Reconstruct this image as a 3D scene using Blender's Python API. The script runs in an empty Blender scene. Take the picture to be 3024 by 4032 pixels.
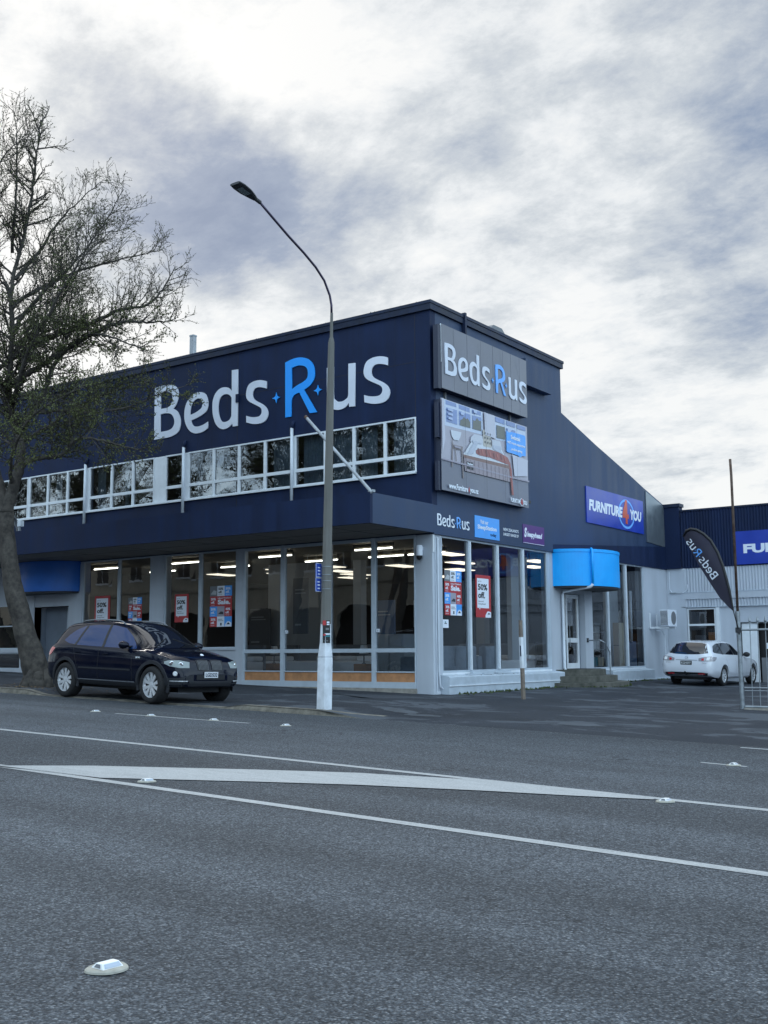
import bpy, bmesh, math, random
from mathutils import Vector, Matrix
from mathutils.bvhtree import BVHTree
R = math.radians
random.seed(7)
sc = bpy.context.scene
COL = sc.collection

# ------------------------------------------------------------------ camera
cam = bpy.data.cameras.new('camera')
cam.sensor_fit = 'VERTICAL'; cam.sensor_height = 36.0
cam.lens = 36.0 * 4297 / 4032
cam.clip_start = 0.05; cam.clip_end = 3000
co = bpy.data.objects.new('camera', cam); COL.objects.link(co)
_y, _p, _r = R(-35.59), R(7.31), R(-0.346)
_F = Vector((math.sin(_y)*math.cos(_p), math.cos(_y)*math.cos(_p), math.sin(_p)))
_rt = Vector((math.cos(_y), -math.sin(_y), 0)); _up = _rt.cross(_F)
_r2 = _rt*math.cos(_r) + _up*math.sin(_r); _u2 = _up*math.cos(_r) - _rt*math.sin(_r)
mw = Matrix(((_r2.x, _u2.x, -_F.x, 0), (_r2.y, _u2.y, -_F.y, 0), (_r2.z, _u2.z, -_F.z, 1.47), (0, 0, 0, 1)))
co.matrix_world = mw
sc.camera = co
sc.cycles.use_denoising = True
sc.cycles.max_bounces = 8
sc.cycles.transparent_max_bounces = 16
sc.cycles.sample_clamp_indirect = 6
sc.view_settings.view_transform = 'Standard'; sc.view_settings.look = 'None'
sc.view_settings.exposure = 0.1; sc.view_settings.gamma = 1

# ------------------------------------------------------------------ node helpers
class NT:
    def __init__(s, nt): s.nt = nt; s.n = nt.nodes; s.l = nt.links
    def new(s, t, **k):
        nd = s.n.new(t)
        for a, b in k.items(): setattr(nd, a, b)
        return nd
    def put(s, sock, v):
        if hasattr(v, 'is_output') or isinstance(v, bpy.types.NodeSocket): s.l.new(v, sock)
        else: sock.default_value = v
    def math(s, op, a, b=0.0, c=None, clamp=False):
        nd = s.new('ShaderNodeMath', operation=op, use_clamp=clamp)
        s.put(nd.inputs[0], a); s.put(nd.inputs[1], b)
        if c is not None: s.put(nd.inputs[2], c)
        return nd.outputs[0]
    def vmath(s, op, a, b=(0, 0, 0)):
        nd = s.new('ShaderNodeVectorMath', operation=op)
        s.put(nd.inputs[0], a); s.put(nd.inputs[1], b)
        return nd.outputs['Value'] if op in ('DOT_PRODUCT', 'LENGTH') else nd.outputs[0]
    def scale(s, a, f):
        nd = s.new('ShaderNodeVectorMath', operation='SCALE'); s.put(nd.inputs[0], a); s.put(nd.inputs['Scale'], f); return nd.outputs[0]
    def noise(s, vec, scale, detail=4, rough=0.5, dist=0.0, out=0):
        nd = s.new('ShaderNodeTexNoise'); s.put(nd.inputs['Vector'], vec)
        nd.inputs['Scale'].default_value = scale; nd.inputs['Detail'].default_value = detail
        nd.inputs['Roughness'].default_value = rough; nd.inputs['Distortion'].default_value = dist
        return nd.outputs[out]
    def ramp(s, fac, stops, interp='LINEAR'):
        nd = s.new('ShaderNodeValToRGB'); s.put(nd.inputs[0], fac); cr = nd.color_ramp; cr.interpolation = interp
        while len(cr.elements) < len(stops): cr.elements.new(0.5)
        for e, (p, c) in zip(cr.elements, stops):
            e.position = p; e.color = (c[0], c[1], c[2], 1) if hasattr(c, '__len__') else (c, c, c, 1)
        return nd.outputs[0]
    def mix(s, fac, a, b, mode='MIX'):
        nd = s.new('ShaderNodeMix', data_type='RGBA', blend_type=mode)
        s.put(nd.inputs[0], fac)
        for i, v in ((6, a), (7, b)):
            s.put(nd.inputs[i], (v[0], v[1], v[2], 1) if isinstance(v, tuple) else v)
        return nd.outputs[2]
    def smooth(s, v, a, b, lo=0.0, hi=1.0):
        nd = s.new('ShaderNodeMapRange', interpolation_type='SMOOTHSTEP')
        s.put(nd.inputs[0], v)
        for i, x in enumerate((a, b, lo, hi)): nd.inputs[1+i].default_value = x
        return nd.outputs[0]

# ------------------------------------------------------------------ world: cloudy sky
SUN = Vector((-0.66, 0.55, 0.51)).normalized()
w = bpy.data.worlds.new('World'); sc.world = w; w.use_nodes = True
W = NT(w.node_tree); w.node_tree.nodes.clear()
tc = W.new('ShaderNodeTexCoord'); dirv = tc.outputs['Generated']
sep = W.new('ShaderNodeSeparateXYZ'); W.put(sep.inputs[0], dirv)
zc = W.math('ADD', W.math('MAXIMUM', sep.outputs[2], 0.0), 0.22)
comb = W.new('ShaderNodeCombineXYZ')
W.put(comb.inputs[0], W.math('DIVIDE', sep.outputs[0], zc)); W.put(comb.inputs[1], W.math('DIVIDE', sep.outputs[1], zc))
pv = comb.outputs[0]
big = W.noise(pv, 1.15, 6, 0.55, 0.35)
mp = W.new('ShaderNodeMapping'); mp.inputs['Rotation'].default_value = (0, 0, R(28)); mp.inputs['Scale'].default_value = (1, 1.25, 1); W.put(mp.inputs[0], pv)
mid = W.noise(mp.outputs[0], 2.3, 10, 0.62, 0.25)
fine = W.noise(mp.outputs[0], 7.0, 10, 0.70, 0.15)
wob = W.noise(dirv, 5.0, 5, 0.55, 0.0, out=1)
dd = W.vmath('ADD', dirv, W.scale(W.vmath('SUBTRACT', wob, (0.5, 0.5, 0.5)), 0.17))
dd = W.vmath('NORMALIZE', dd)
fbm = W.math('ADD', W.math('MULTIPLY', big, 0.40), W.math('MULTIPLY', mid, 0.62))
fbm = W.math('SUBTRACT', W.math('ADD', fbm, W.math('MULTIPLY', fine, 0.40)), 0.71)
dens = W.math('MULTIPLY_ADD', fbm, 2.35, 0.77)
BL = [((-.66,.55,.51), 12, .24), ((-.59,.64,.49), 8, -.04), ((-.73,.62,.28), 7.5, .22), ((-.62,.72,.30), 7.0, .24),
      ((-.34,.92,.19), 14, .16), ((-.55,.71,.44), 8, .20), ((-.42,.80,.42), 9, .08), ((-.36,.84,.40), 7, .05),
      ((-.675,.62,.41), 5.8, -.50), ((-.635,.67,.385), 6, -.40), ((-.60,.71,.36), 6, -.26),
      ((-.24,.84,.48), 6, -.36), ((-.27,.90,.34), 5, -.28), ((-.44,.77,.46), 4.0, -.22), ((-.38,.82,.43), 3.5, -.14),
      ((-.70,.54,.46), 5, -.14), ((-.39,.89,.25), 8, -.18), ((-.45,.72,.53), 7, -.22), ((-.52,.78,.36), 6, -.14), ((-.48,.68,.56), 6, -.10),
      ((-.30,.80,.53), 7, .06), ((-.50,.82,.26), 5, .08)]
for v, r, a in BL:
    d = W.vmath('DOT_PRODUCT', dd, tuple(Vector(v).normalized()))
    g = W.smooth(d, math.cos(R(r*1.45)), math.cos(R(r*0.15)), 0.0, a)
    dens = W.math('ADD', dens, g)
sd = W.vmath('DOT_PRODUCT', dirv, tuple(SUN))
dens = W.math('ADD', dens, W.smooth(sd, 0.2, 1.0, -0.06, 0.06))
ccol = W.ramp(dens, [(0.05, (.21, .275, .40)), (0.28, (.28, .345, .46)), (0.48, (.44, .49, .56)), (0.68, (.62, .655, .68)), (0.84, (.79, .81, .815)), (1.0, (.90, .90, .88))])
# sky outside the view boosted and blued to add light on walls and road
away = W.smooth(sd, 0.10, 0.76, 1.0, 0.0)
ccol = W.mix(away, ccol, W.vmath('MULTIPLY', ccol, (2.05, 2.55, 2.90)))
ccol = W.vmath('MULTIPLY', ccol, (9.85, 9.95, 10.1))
sky = W.new('ShaderNodeTexSky'); sky.sky_type = 'NISHITA'; sky.sun_disc = False
sky.sun_elevation = math.asin(SUN.z); sky.sun_rotation = math.atan2(SUN.x, SUN.y)
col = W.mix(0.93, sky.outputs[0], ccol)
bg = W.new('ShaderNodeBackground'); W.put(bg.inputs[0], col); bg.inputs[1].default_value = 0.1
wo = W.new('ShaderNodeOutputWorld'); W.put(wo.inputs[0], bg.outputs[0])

sl = bpy.data.lights.new('sun', 'SUN'); sl.energy = 0.8; sl.angle = R(18); sl.color = (1, .96, .9)
so = bpy.data.objects.new('sun', sl); COL.objects.link(so); so.rotation_euler = SUN.to_track_quat('Z', 'Y').to_euler()

# ------------------------------------------------------------------ materials
def pmat(name, col, rough=0.6, metal=0.0, var=0.0, vscale=3.0, streak=False, bump=0.0, bscale=80.0, spec=0.5, coat=0.0, emit=0.0, col2=None, trans=0.0):
    m = bpy.data.materials.new(name); m.use_nodes = True
    T = NT(m.node_tree); b = m.node_tree.nodes['Principled BSDF']
    b.inputs['Base Color'].default_value = (*col, 1)
    b.inputs['Roughness'].default_value = rough; b.inputs['Metallic'].default_value = metal
    b.inputs['Specular IOR Level'].default_value = spec
    b.inputs['Coat Weight'].default_value = coat; b.inputs['Coat Roughness'].default_value = 0.03
    if trans: b.inputs['Transmission Weight'].default_value = trans
    if emit:
        b.inputs['Emission Color'].default_value = (*col, 1); b.inputs['Emission Strength'].default_value = emit
    if var or bump or col2:
        t = T.new('ShaderNodeTexCoord'); vec = t.outputs['Object']
        if streak:
            mp = T.new('ShaderNodeMapping'); mp.inputs['Scale'].default_value = (1, 1, 0.08); T.put(mp.inputs[0], vec); sv = mp.outputs[0]
        else: sv = vec
        if var or col2:
            n1 = T.noise(sv, vscale, 5, 0.6); n2 = T.noise(vec, vscale*0.35, 3, 0.5)
            f = T.math('ADD', T.math('MULTIPLY', n1, 0.6), T.math('MULTIPLY', n2, 0.4))
            c2 = col2 or tuple(max(0, x*(1-1.6*var)) for x in col)
            c1 = col if col2 else tuple(min(1, x*(1+1.6*var)) for x in col)
            T.put(b.inputs['Base Color'], T.ramp(f, [(0.36, c2), (0.64, c1)]))
            T.put(b.inputs['Roughness'], T.smooth(n1, 0.3, 0.7, max(0.02, rough-0.06), min(1, rough+0.08)))
        if bump:
            bp = T.new('ShaderNodeBump'); bp.inputs['Strength'].default_value = bump; bp.inputs['Distance'].default_value = 0.01
            T.put(bp.inputs['Height'], T.noise(vec, bscale, 4, 0.6)); T.put(b.inputs['Normal'], bp.outputs[0])
    return m

def glassmat(name, tint, ior=1.5, gain=1.0, base=0.0, rough=0.0, wave=0.0):
    m = bpy.data.materials.new(name); m.use_nodes = True
    T = NT(m.node_tree); m.node_tree.nodes.clear()
    fr = T.new('ShaderNodeFresnel'); fr.inputs[0].default_value = ior
    f = T.math('MULTIPLY_ADD', fr.outputs[0], gain, base, clamp=True)
    tr = T.new('ShaderNodeBsdfTransparent'); tr.inputs[0].default_value = (*tint, 1)
    gl = T.new('ShaderNodeBsdfGlossy'); gl.inputs['Roughness'].default_value = rough; gl.inputs[0].default_value = (.95, .97, 1, 1)
    if wave:
        t = T.new('ShaderNodeTexCoord'); bp = T.new('ShaderNodeBump'); bp.inputs['Strength'].default_value = wave; bp.inputs['Distance'].default_value = 0.01
        T.put(bp.inputs['Height'], T.noise(t.outputs['Object'], 2.2, 2, 0.4)); T.put(gl.inputs['Normal'], bp.outputs[0])
    mx = T.new('ShaderNodeMixShader'); T.put(mx.inputs[0], f); T.l.new(tr.outputs[0], mx.inputs[1]); T.l.new(gl.outputs[0], mx.inputs[2])
    o = T.new('ShaderNodeOutputMaterial'); T.l.new(mx.outputs[0], o.inputs[0])
    return m

M = {}
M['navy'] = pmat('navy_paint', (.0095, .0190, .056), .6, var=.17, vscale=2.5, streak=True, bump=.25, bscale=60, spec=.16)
M['navy_side_lit'] = pmat('navy_lit_paint', (.024, .046, .102), .55, var=.10, vscale=2.0, streak=True, bump=.25, bscale=60, spec=.35)  # same navy, lightened in the colour for the side facing more open sky
M['coping'] = pmat('coping_paint', (.011, .019, .047), .5, var=.22, vscale=4, bump=.2, spec=.25)
M['moss'] = pmat('moss', (.035, .04, .02), .9, var=.4, vscale=9)
M['seam'] = pmat('seam_dark', (.010, .013, .028), .8)
M['white_wall'] = pmat('pale_grey_paint', (.44, .48, .545), .6, var=.07, vscale=1.6, streak=True, bump=.2, bscale=50)
M['frame'] = pmat('pale_window_frame', (.44, .50, .57), .45, var=.05, vscale=5)
M['white_frame'] = pmat('white_window_frame', (.68, .72, .77), .45, var=.04, vscale=5)
M['greypanel'] = pmat('grey_door_panel', (.17, .20, .25), .6, var=.08)
M['soffit'] = pmat('soffit_board', (.19, .175, .16), .8, var=.12, vscale=1.5)
M['ledge'] = pmat('ledge_paint', (.43, .49, .56), .7, var=.07, vscale=5, bump=.3, bscale=30)
M['concrete'] = pmat('concrete', (.30, .28, .25), .9, var=.2, vscale=6, bump=.5, bscale=60)
M['step'] = pmat('old_step_concrete', (.14, .135, .12), .95, bump=.8, bscale=40, col2=(.045, .048, .04), vscale=4)
M['kerb'] = pmat('kerb_concrete', (.17, .155, .13), .9, var=.3, vscale=7, bump=.6, bscale=60)
M['wood'] = pmat('orange_wood', (.42, .20, .09), .6, var=.15, vscale=5)
M['blue'] = pmat('bright_blue_paint', (.0, .38, 1.0), .42, var=.05, vscale=3)
M['dblue'] = pmat('deep_blue_paint', (.012, .13, .52), .42, var=.05, vscale=3)
M['signblue'] = pmat('sign_blue', (.015, .045, .36), .35, var=.08, vscale=1.5)
M['white'] = pmat('white_vinyl', (.72, .77, .86), .45)
M['letter_white'] = pmat('letter_white', (.62, .66, .76), .5, var=.05, vscale=1.2)
M['letter_blue'] = pmat('letter_blue', (.01, .31, .92), .45)
M['letter_blue_pale'] = pmat('letter_pale_blue', (.14, .40, .90), .5)
M['sign_grey'] = pmat('sign_charcoal', (.115, .12, .155), .35, var=.10, vscale=2, spec=.6)
M['box_side'] = pmat('sign_box_side', (.012, .018, .045), .5)
M['red'] = pmat('red_vinyl', (.42, .03, .035), .45)
M['purple'] = pmat('purple_vinyl', (.07, .012, .16), .4)
M['skyblue'] = pmat('sky_blue_vinyl', (.06, .33, .84), .4, var=.06, vscale=3)
M['black'] = pmat('black', (.008, .009, .012), .5)
M['dark'] = pmat('dark_grey', (.03, .033, .04), .6)
M['mid'] = pmat('mid_grey', (.16, .17, .19), .6)
M['galv'] = pmat('galvanised_steel', (.27, .30, .33), .45, metal=.6, var=.15, vscale=12)
M['rust'] = pmat('rusty_pipe', (.16, .12, .10), .7, metal=.3, var=.3, vscale=14, col2=(.07, .035, .022))
M['polec'] = pmat('pole_concrete', (.14, .138, .13), .85, var=.12, vscale=5, streak=True, bump=.3)
M['polew'] = pmat('pole_white_paint', (.66, .70, .76), .7, var=.12, vscale=5, bump=.3)
M['armc'] = pmat('arm_steel', (.07, .06, .10), .4, metal=.7)
M['pvc'] = pmat('white_pvc', (.60, .65, .72), .4, var=.05)
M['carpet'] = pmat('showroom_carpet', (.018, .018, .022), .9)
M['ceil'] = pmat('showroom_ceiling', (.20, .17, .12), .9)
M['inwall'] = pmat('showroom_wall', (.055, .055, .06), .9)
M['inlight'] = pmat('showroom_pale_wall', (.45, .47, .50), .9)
M['curtain'] = pmat('curtain', (.30, .36, .42), .9, var=.12, vscale=20)
M['tube'] = pmat('lamp_tube', (1, .93, .78), .5, emit=9.0)
M['troffer'] = pmat('lamp_panel', (1, .86, .66), .5, emit=2.0)
M['sofa'] = pmat('sofa_fabric', (.27, .31, .37), .9, var=.08, vscale=9, bump=.3)
M['linen'] = pmat('white_linen', (.75, .75, .78), .9)
M['carton'] = pmat('cream_carton', (.48, .40, .27), .8, var=.06)
M['glass'] = glassmat('shop_glass', (.60, .66, .70), 1.5, 2.6, 0.015, wave=.05)
M['glass_side'] = glassmat('side_shop_glass', (.74, .79, .83), 1.5, 1.25, 0.0, wave=.05)
M['glass_up'] = glassmat('upper_glass', (.50, .56, .60), 1.5, 2.3, 0.06, wave=.18)
M['rubber'] = pmat('tyre_rubber', (.012, .012, .014), .85)
M['alloy'] = pmat('alloy', (.66, .68, .72), .32, metal=.45)
M['chrome'] = pmat('chrome', (.7, .72, .76), .12, metal=1)
M['carblack'] = pmat('black_car_paint', (.003, .005, .015), .07, spec=.30)
M['carwhite'] = pmat('white_car_paint', (.66, .69, .76), .22, coat=1.0)
M['carglass'] = pmat('dark_car_glass', (.008, .010, .016), .03, spec=.9, coat=.6)
M['sideglass'] = pmat('sky_reflection_glass', (.006, .032, .115), .03, spec=.6)  # blue of the reflected sky put into the base colour
M['plastic'] = pmat('grey_trim_plastic', (.022, .024, .030), .7, spec=.3)
M['lampglass'] = pmat('headlamp_lens', (.22, .26, .27), .12, spec=.6)
M['taillamp'] = pmat('red_lamp_lens', (.50, .02, .03), .15, coat=1)
M['clearlamp'] = pmat('clear_tail_lens', (.30, .29, .32), .12, coat=1)
M['plate'] = pmat('plate_white', (.62, .64, .68), .4)
M['platedark'] = pmat('plate_black', (.05, .055, .05), .5)
M['bark'] = pmat('tree_bark', (.088, .078, .068), .95, bump=1.0, bscale=18, col2=(.024, .021, .020), vscale=11)
M['twig'] = pmat('twig_bark', (.030, .024, .022), .9)
M['leaf'] = pmat('young_leaf', (.080, .092, .026), .7, var=.25, vscale=1.2)
M['grass'] = pmat('weeds', (.05, .07, .02), .9, var=.4, vscale=8)
M['cream'] = pmat('cream_render', (.40, .37, .31), .85, var=.08)
M['flag'] = pmat('flag_cloth', (.022, .021, .042), .75, var=.08)
M['stakewood'] = pmat('weathered_timber', (.24, .19, .15), .9, var=.25, vscale=18, col2=(.13, .11, .10))
M['reflector'] = pmat('reflector', (.40, .47, .58), .15, coat=1)
M['marker'] = pmat('marker_white', (.78, .80, .82), .4)
M['paleflash'] = pmat('metal_flashing', (.17, .20, .23), .35, metal=.5, var=.1)
M['galvp'] = pmat('weathered_white_pipe', (.34, .36, .39), .6, var=.15, vscale=14)
M['signblue2'] = pmat('plate_blue', (.02, .07, .42), .4)
M['bluebox'] = pmat('blue_grey_box', (.10, .16, .28), .7)
M['teal'] = pmat('teal_box', (.03, .20, .24), .7)
M['putty'] = pmat('marker_pad', (.36, .35, .31), .85, var=.12, vscale=25)

def road_mat(name, kind):
    m = bpy.data.materials.new(name); m.use_nodes = True
    T = NT(m.node_tree); b = m.node_tree.nodes['Principled BSDF']
    v = T.new('ShaderNodeTexCoord').outputs['Object']
    def vor(scale, **k):
        vo = T.new('ShaderNodeTexVoronoi', **k); vo.inputs['Scale'].default_value = scale; T.put(vo.inputs['Vector'], v)
        sp = T.new('ShaderNodeSeparateColor'); T.put(sp.inputs[0], vo.outputs['Color']); return sp.outputs[0], vo.outputs['Distance']
    chip, dist = vor(72.0 if kind == 'road' else 120.0)
    chip2, dist2 = vor(150.0)
    n2 = T.noise(v, 30, 3, 0.6)
    mp = T.new('ShaderNodeMapping'); mp.inputs['Scale'].default_value = (.03, 1.0, 1); T.put(mp.inputs[0], v)
    tracks = T.noise(mp.outputs[0], 0.95, 3, 0.5)
    blot = T.noise(v, 0.33, 5, 0.6)
    stain = T.noise(v, 1.1, 5, 0.65)
    if kind == 'road':
        f = T.math('ADD', T.math('MULTIPLY', chip, .62), T.math('MULTIPLY', chip2, .38))
        c = T.ramp(f, [(0.05, (.028, .033, .042)), (0.35, (.066, .076, .092)), (0.6, (.110, .125, .148)), (0.85, (.195, .213, .24)), (0.98, (.31, .33, .355))])
        k = T.math('MULTIPLY', T.smooth(tracks, .34, .66, .80, 1.18), T.smooth(blot, .3, .7, .88, 1.10))
        k = T.math('MULTIPLY', k, T.smooth(stain, .60, .78, 1.0, .72))
    else:
        c = T.ramp(chip, [(0.0, (.024, .029, .040)), (1.0, (.060, .069, .087))])
        k = T.math('MULTIPLY', T.smooth(tracks, .3, .7, .9, 1.1), T.smooth(blot, .3, .7, .80, 1.2))
    k = T.math('MULTIPLY', k, T.smooth(n2, .3, .7, .86, 1.12))
    k = T.math('MULTIPLY', k, T.smooth(dist, 0.0, .8, 1.15, .55))
    c = T.scale(c, k)
    # hairline cracks
    wv = T.vmath('ADD', v, T.scale(T.noise(v, 1.3, 4, .6, 0, out=1), 1.4))
    vc = T.new('ShaderNodeTexVoronoi', feature='DISTANCE_TO_EDGE'); vc.inputs['Scale'].default_value = .28 if kind == 'road' else .45; T.put(vc.inputs['Vector'], wv)
    ck = T.math('MULTIPLY', T.smooth(vc.outputs['Distance'], .0012, .0045, 1, 0), T.smooth(T.noise(v, .5, 3, .5), .50, .60, 0, .65))
    c = T.mix(ck, c, (.012, .014, .018))
    if kind == 'path':
        mp2 = T.new('ShaderNodeMapping'); mp2.inputs['Scale'].default_value = (.6, 1.0, 1); T.put(mp2.inputs[0], v)
        p = T.noise(mp2.outputs[0], 0.9, 7, 0.66, 0.5)
        c = T.mix(T.smooth(p, .52, .57, 0, .75), c, (.090, .102, .122))
        p2 = T.noise(mp2.outputs[0], 0.5, 5, 0.6, 0.3)
        c = T.mix(T.smooth(p2, .54, .57, 0, .45), c, (.020, .025, .036))
    T.put(b.inputs['Base Color'], c)
    b.inputs['Roughness'].default_value = 0.82; b.inputs['Specular IOR Level'].default_value = .3
    bp = T.new('ShaderNodeBump'); bp.inputs['Strength'].default_value = 1.0 if kind == 'road' else .4; bp.inputs['Distance'].default_value = .008
    T.put(bp.inputs['Height'], T.math('ADD', T.math('MULTIPLY', chip, .6), T.math('SUBTRACT', .6, dist))); T.put(b.inputs['Normal'], bp.outputs[0])
    return m
M['road'] = road_mat('chip_seal_asphalt', 'road')
M['path'] = road_mat('footpath_asphalt', 'path')

def paint_mat():
    m = bpy.data.materials.new('worn_road_paint'); m.use_nodes = True
    T = NT(m.node_tree); b = m.node_tree.nodes['Principled BSDF']
    v = T.new('ShaderNodeTexCoord').outputs['Object']
    vo = T.new('ShaderNodeTexVoronoi'); vo.inputs['Scale'].default_value = 85.0; T.put(vo.inputs['Vector'], v)
    sp = T.new('ShaderNodeSeparateColor'); T.put(sp.inputs[0], vo.outputs['Color'])
    mp = T.new('ShaderNodeMapping'); mp.inputs['Scale'].default_value = (.12, 1.0, 1); mp.inputs['Rotation'].default_value = (0, 0, R(-28)); T.put(mp.inputs[0], v)
    n = T.noise(mp.outputs[0], 14, 5, .65)
    f = T.math('ADD', T.math('MULTIPLY', sp.outputs[0], .45), T.math('MULTIPLY', n, .75))
    T.put(b.inputs['Base Color'], T.ramp(f, [(.20, (.14, .15, .16)), (.34, (.30, .315, .33)), (.8, (.43, .445, .46))]))
    b.inputs['Roughness'].default_value = .7
    bp = T.new('ShaderNodeBump'); bp.inputs['Strength'].default_value = .5; bp.inputs['Distance'].default_value = .004
    T.put(bp.inputs['Height'], sp.outputs[0]); T.put(b.inputs['Normal'], bp.outputs[0])
    return m
M['paint'] = paint_mat()

# ------------------------------------------------------------------ object helpers
def tag(o, label=None, cat=None, group=None, kind=None):
    if label: o['label'] = label
    if cat: o['category'] = cat
    if group: o['group'] = group
    if kind: o['kind'] = kind
    return o
def thing(name, label, cat, loc=(0, 0, 0), group=None, mat=None):
    o = bpy.data.objects.new(name, None); COL.objects.link(o); o.empty_display_size = .2
    if mat is not None: o.matrix_world = mat
    else: o.location = loc
    return tag(o, label, cat, group)
def link(name, me, parent=None):
    o = bpy.data.objects.new(name, me); COL.objects.link(o)
    if parent is not None: o.parent = parent
    return o
class MB:
    """collects geometry; world coordinates unless the parent sits elsewhere (then local)"""
    def __init__(s): s.v = []; s.f = []; s.mi = []; s.mats = []
    def _m(s, m):
        m = M[m] if isinstance(m, str) else m
        if m not in s.mats: s.mats.append(m)
        return s.mats.index(m)
    def add(s, vs, fs, m):
        k = len(s.v); s.v += [tuple(v) for v in vs]; s.f += [tuple(k+i for i in f) for f in fs]; s.mi += [s._m(m)]*len(fs); return s
    def box(s, x0, x1, y0, y1, z0, z1, m='white'):
        vs = [(x, y, z) for z in (z0, z1) for y in (y0, y1) for x in (x0, x1)]
        return s.add(vs, [(0, 2, 3, 1), (4, 5, 7, 6), (0, 1, 5, 4), (2, 6, 7, 3), (0, 4, 6, 2), (1, 3, 7, 5)], m)
    def quad(s, a, b, c, d, m='white'): return s.add([a, b, c, d], [(0, 1, 2, 3)], m)
    def prism(s, pts, axis, a0, a1, m='white'):
        """pts 2D polygon; axis 'x': (y,z) ; 'y': (x,z) ; 'z': (x,y)"""
        def P(p, t): return {'x': (t, p[0], p[1]), 'y': (p[0], t, p[1]), 'z': (p[0], p[1], t)}[axis]
        n = len(pts); vs = [P(p, a0) for p in pts] + [P(p, a1) for p in pts]
        fs = [tuple(range(n)), tuple(range(2*n-1, n-1, -1))] + [(i, i+n, (i+1) % n+n, (i+1) % n) for i in range(n)]
        return s.add(vs, fs, m)
    def tube(s, pts, rad, n=8, m='white', cap=True):
        pts = [Vector(p) for p in pts]; k = len(pts)
        if not hasattr(rad, '__len__'): rad = [rad]*k
        vs = []; prev = None
        for i, p in enumerate(pts):
            t = (pts[min(i+1, k-1)] - pts[max(i-1, 0)]).normalized()
            if prev is None:
                a = Vector((0, 0, 1)) if abs(t.z) < .9 else Vector((1, 0, 0)); u = t.cross(a).normalized()
            else: u = (prev - t*prev.dot(t)).normalized()
            prev = u; b = t.cross(u)
            for j in range(n):
                an = 2*math.pi*j/n; vs.append(p + (u*math.cos(an)+b*math.sin(an))*rad[i])
        fs = [(i*n+j, i*n+(j+1) % n, (i+1)*n+(j+1) % n, (i+1)*n+j) for i in range(k-1) for j in range(n)]
        if cap: fs += [tuple(range(n-1, -1, -1)), tuple(range((k-1)*n, k*n))]
        return s.add(vs, fs, m)
    def lathe(s, prof, n=24, m='white', axis='z', c=(0, 0, 0)):
        vs = []; 
        for r, h in prof:
            for j in range(n):
                a = 2*math.pi*j/n; x, y = r*math.cos(a), r*math.sin(a)
                vs.append({'z': (c[0]+x, c[1]+y, c[2]+h), 'y': (c[0]+x, c[1]+h, c[2]+y), 'x': (c[0]+h, c[1]+x, c[2]+y)}[axis])
        k = len(prof); fs = [(i*n+j, i*n+(j+1) % n, (i+1)*n+(j+1) % n, (i+1)*n+j) for i in range(k-1) for j in range(n)]
        return s.add(vs, fs, m)
    def build(s, name, parent=None, smooth=False, bevel=0.0, fix=True):
        me = bpy.data.meshes.new(name); me.from_pydata([tuple(v) for v in s.v], [], s.f)
        for m in s.mats: me.materials.append(m)
        for p, i in zip(me.polygons, s.mi): p.material_index = i
        if fix:
            bm = bmesh.new(); bm.from_mesh(me); bmesh.ops.recalc_face_normals(bm, faces=bm.faces)
            if bevel: bmesh.ops.bevel(bm, geom=[e for e in bm.edges if len(e.link_faces) == 2 and e.calc_face_angle(0) > .5], offset=bevel, segments=2, affect='EDGES', profile=.6)
            bm.to_mesh(me); bm.free()
        if smooth:
            for p in me.polygons: p.use_smooth = True
        o = link(name, me, parent)
        if parent is not None and parent.type == 'EMPTY' and not parent.get('local'):
            o.matrix_parent_inverse = parent.matrix_world.inverted() if parent.parent is None else Matrix()
        return o
bpy.context.view_layer.update()
def wthing(name, label, cat, loc, group=None):
    """a thing whose parts are given in world coordinates"""
    o = thing(name, label, cat, loc, group); o.matrix_world = Matrix.Translation(loc); return o
def part(mb, name, parent, **k):
    o = mb.build(name, None, **k); o.parent = parent
    root = parent
    o.matrix_parent_inverse = parent.matrix_world.inverted(); return o
def structure(mb, name, **k): return tag(mb.build(name, None, **k), kind='structure')

# outlines (wall lettering), catmull-rom smoothed
def catmull(lp, n=4):
    out = []; k = len(lp)
    cor = [len(p) > 2 and p[2] for p in lp]; P = [Vector((p[0], p[1])) for p in lp]
    for i in range(k):
        p1, p2 = P[i], P[(i+1) % k]
        p0 = P[i-1] if not cor[i] else p1 - (p2-p1)*.5
        p3 = P[(i+2) % k] if not cor[(i+1) % k] else p2 + (p2-p1)*.5
        if cor[i] and cor[(i+1) % k]: out.append(p1); continue
        for j in range(n):
            t = j/n
            out.append(.5*((2*p1) + (p2-p0)*t + (2*p0-5*p1+4*p2-p3)*t*t + (3*p1-p0-3*p2+p3)*t**3))
    return out
def loops_mesh(name, loops, mat, thick):
    cu = bpy.data.curves.new(name, 'CURVE'); cu.dimensions = '2D'; cu.fill_mode = 'BOTH'; cu.extrude = thick/2
    for lp in loops:
        s = cu.splines.new('POLY'); s.points.add(len(lp)-1); s.use_cyclic_u = True
        for i, p in enumerate(lp): s.points[i].co = (p[0], p[1], 0, 1)
    ob = bpy.data.objects.new('tmp', cu)
    me = bpy.data.meshes.new_from_object(ob); me.name = name
    bpy.data.objects.remove(ob); bpy.data.curves.remove(cu)
    me.materials.clear(); me.materials.append(M[mat] if isinstance(mat, str) else mat)
    return me
def frame(o, x, y):
    x = Vector(x); y = Vector(y); z = x.cross(y)
    return Matrix(((x.x, y.x, z.x, o[0]), (x.y, y.y, z.y, o[1]), (x.z, y.z, z.z, o[2]), (0, 0, 0, 1)))
FA = lambda x, y, z: frame((x, y, z), (1, 0, 0), (0, 0, 1))
FB = lambda x, y, z: frame((x, y, z), (0, 1, 0), (0, 0, 1))
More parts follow.
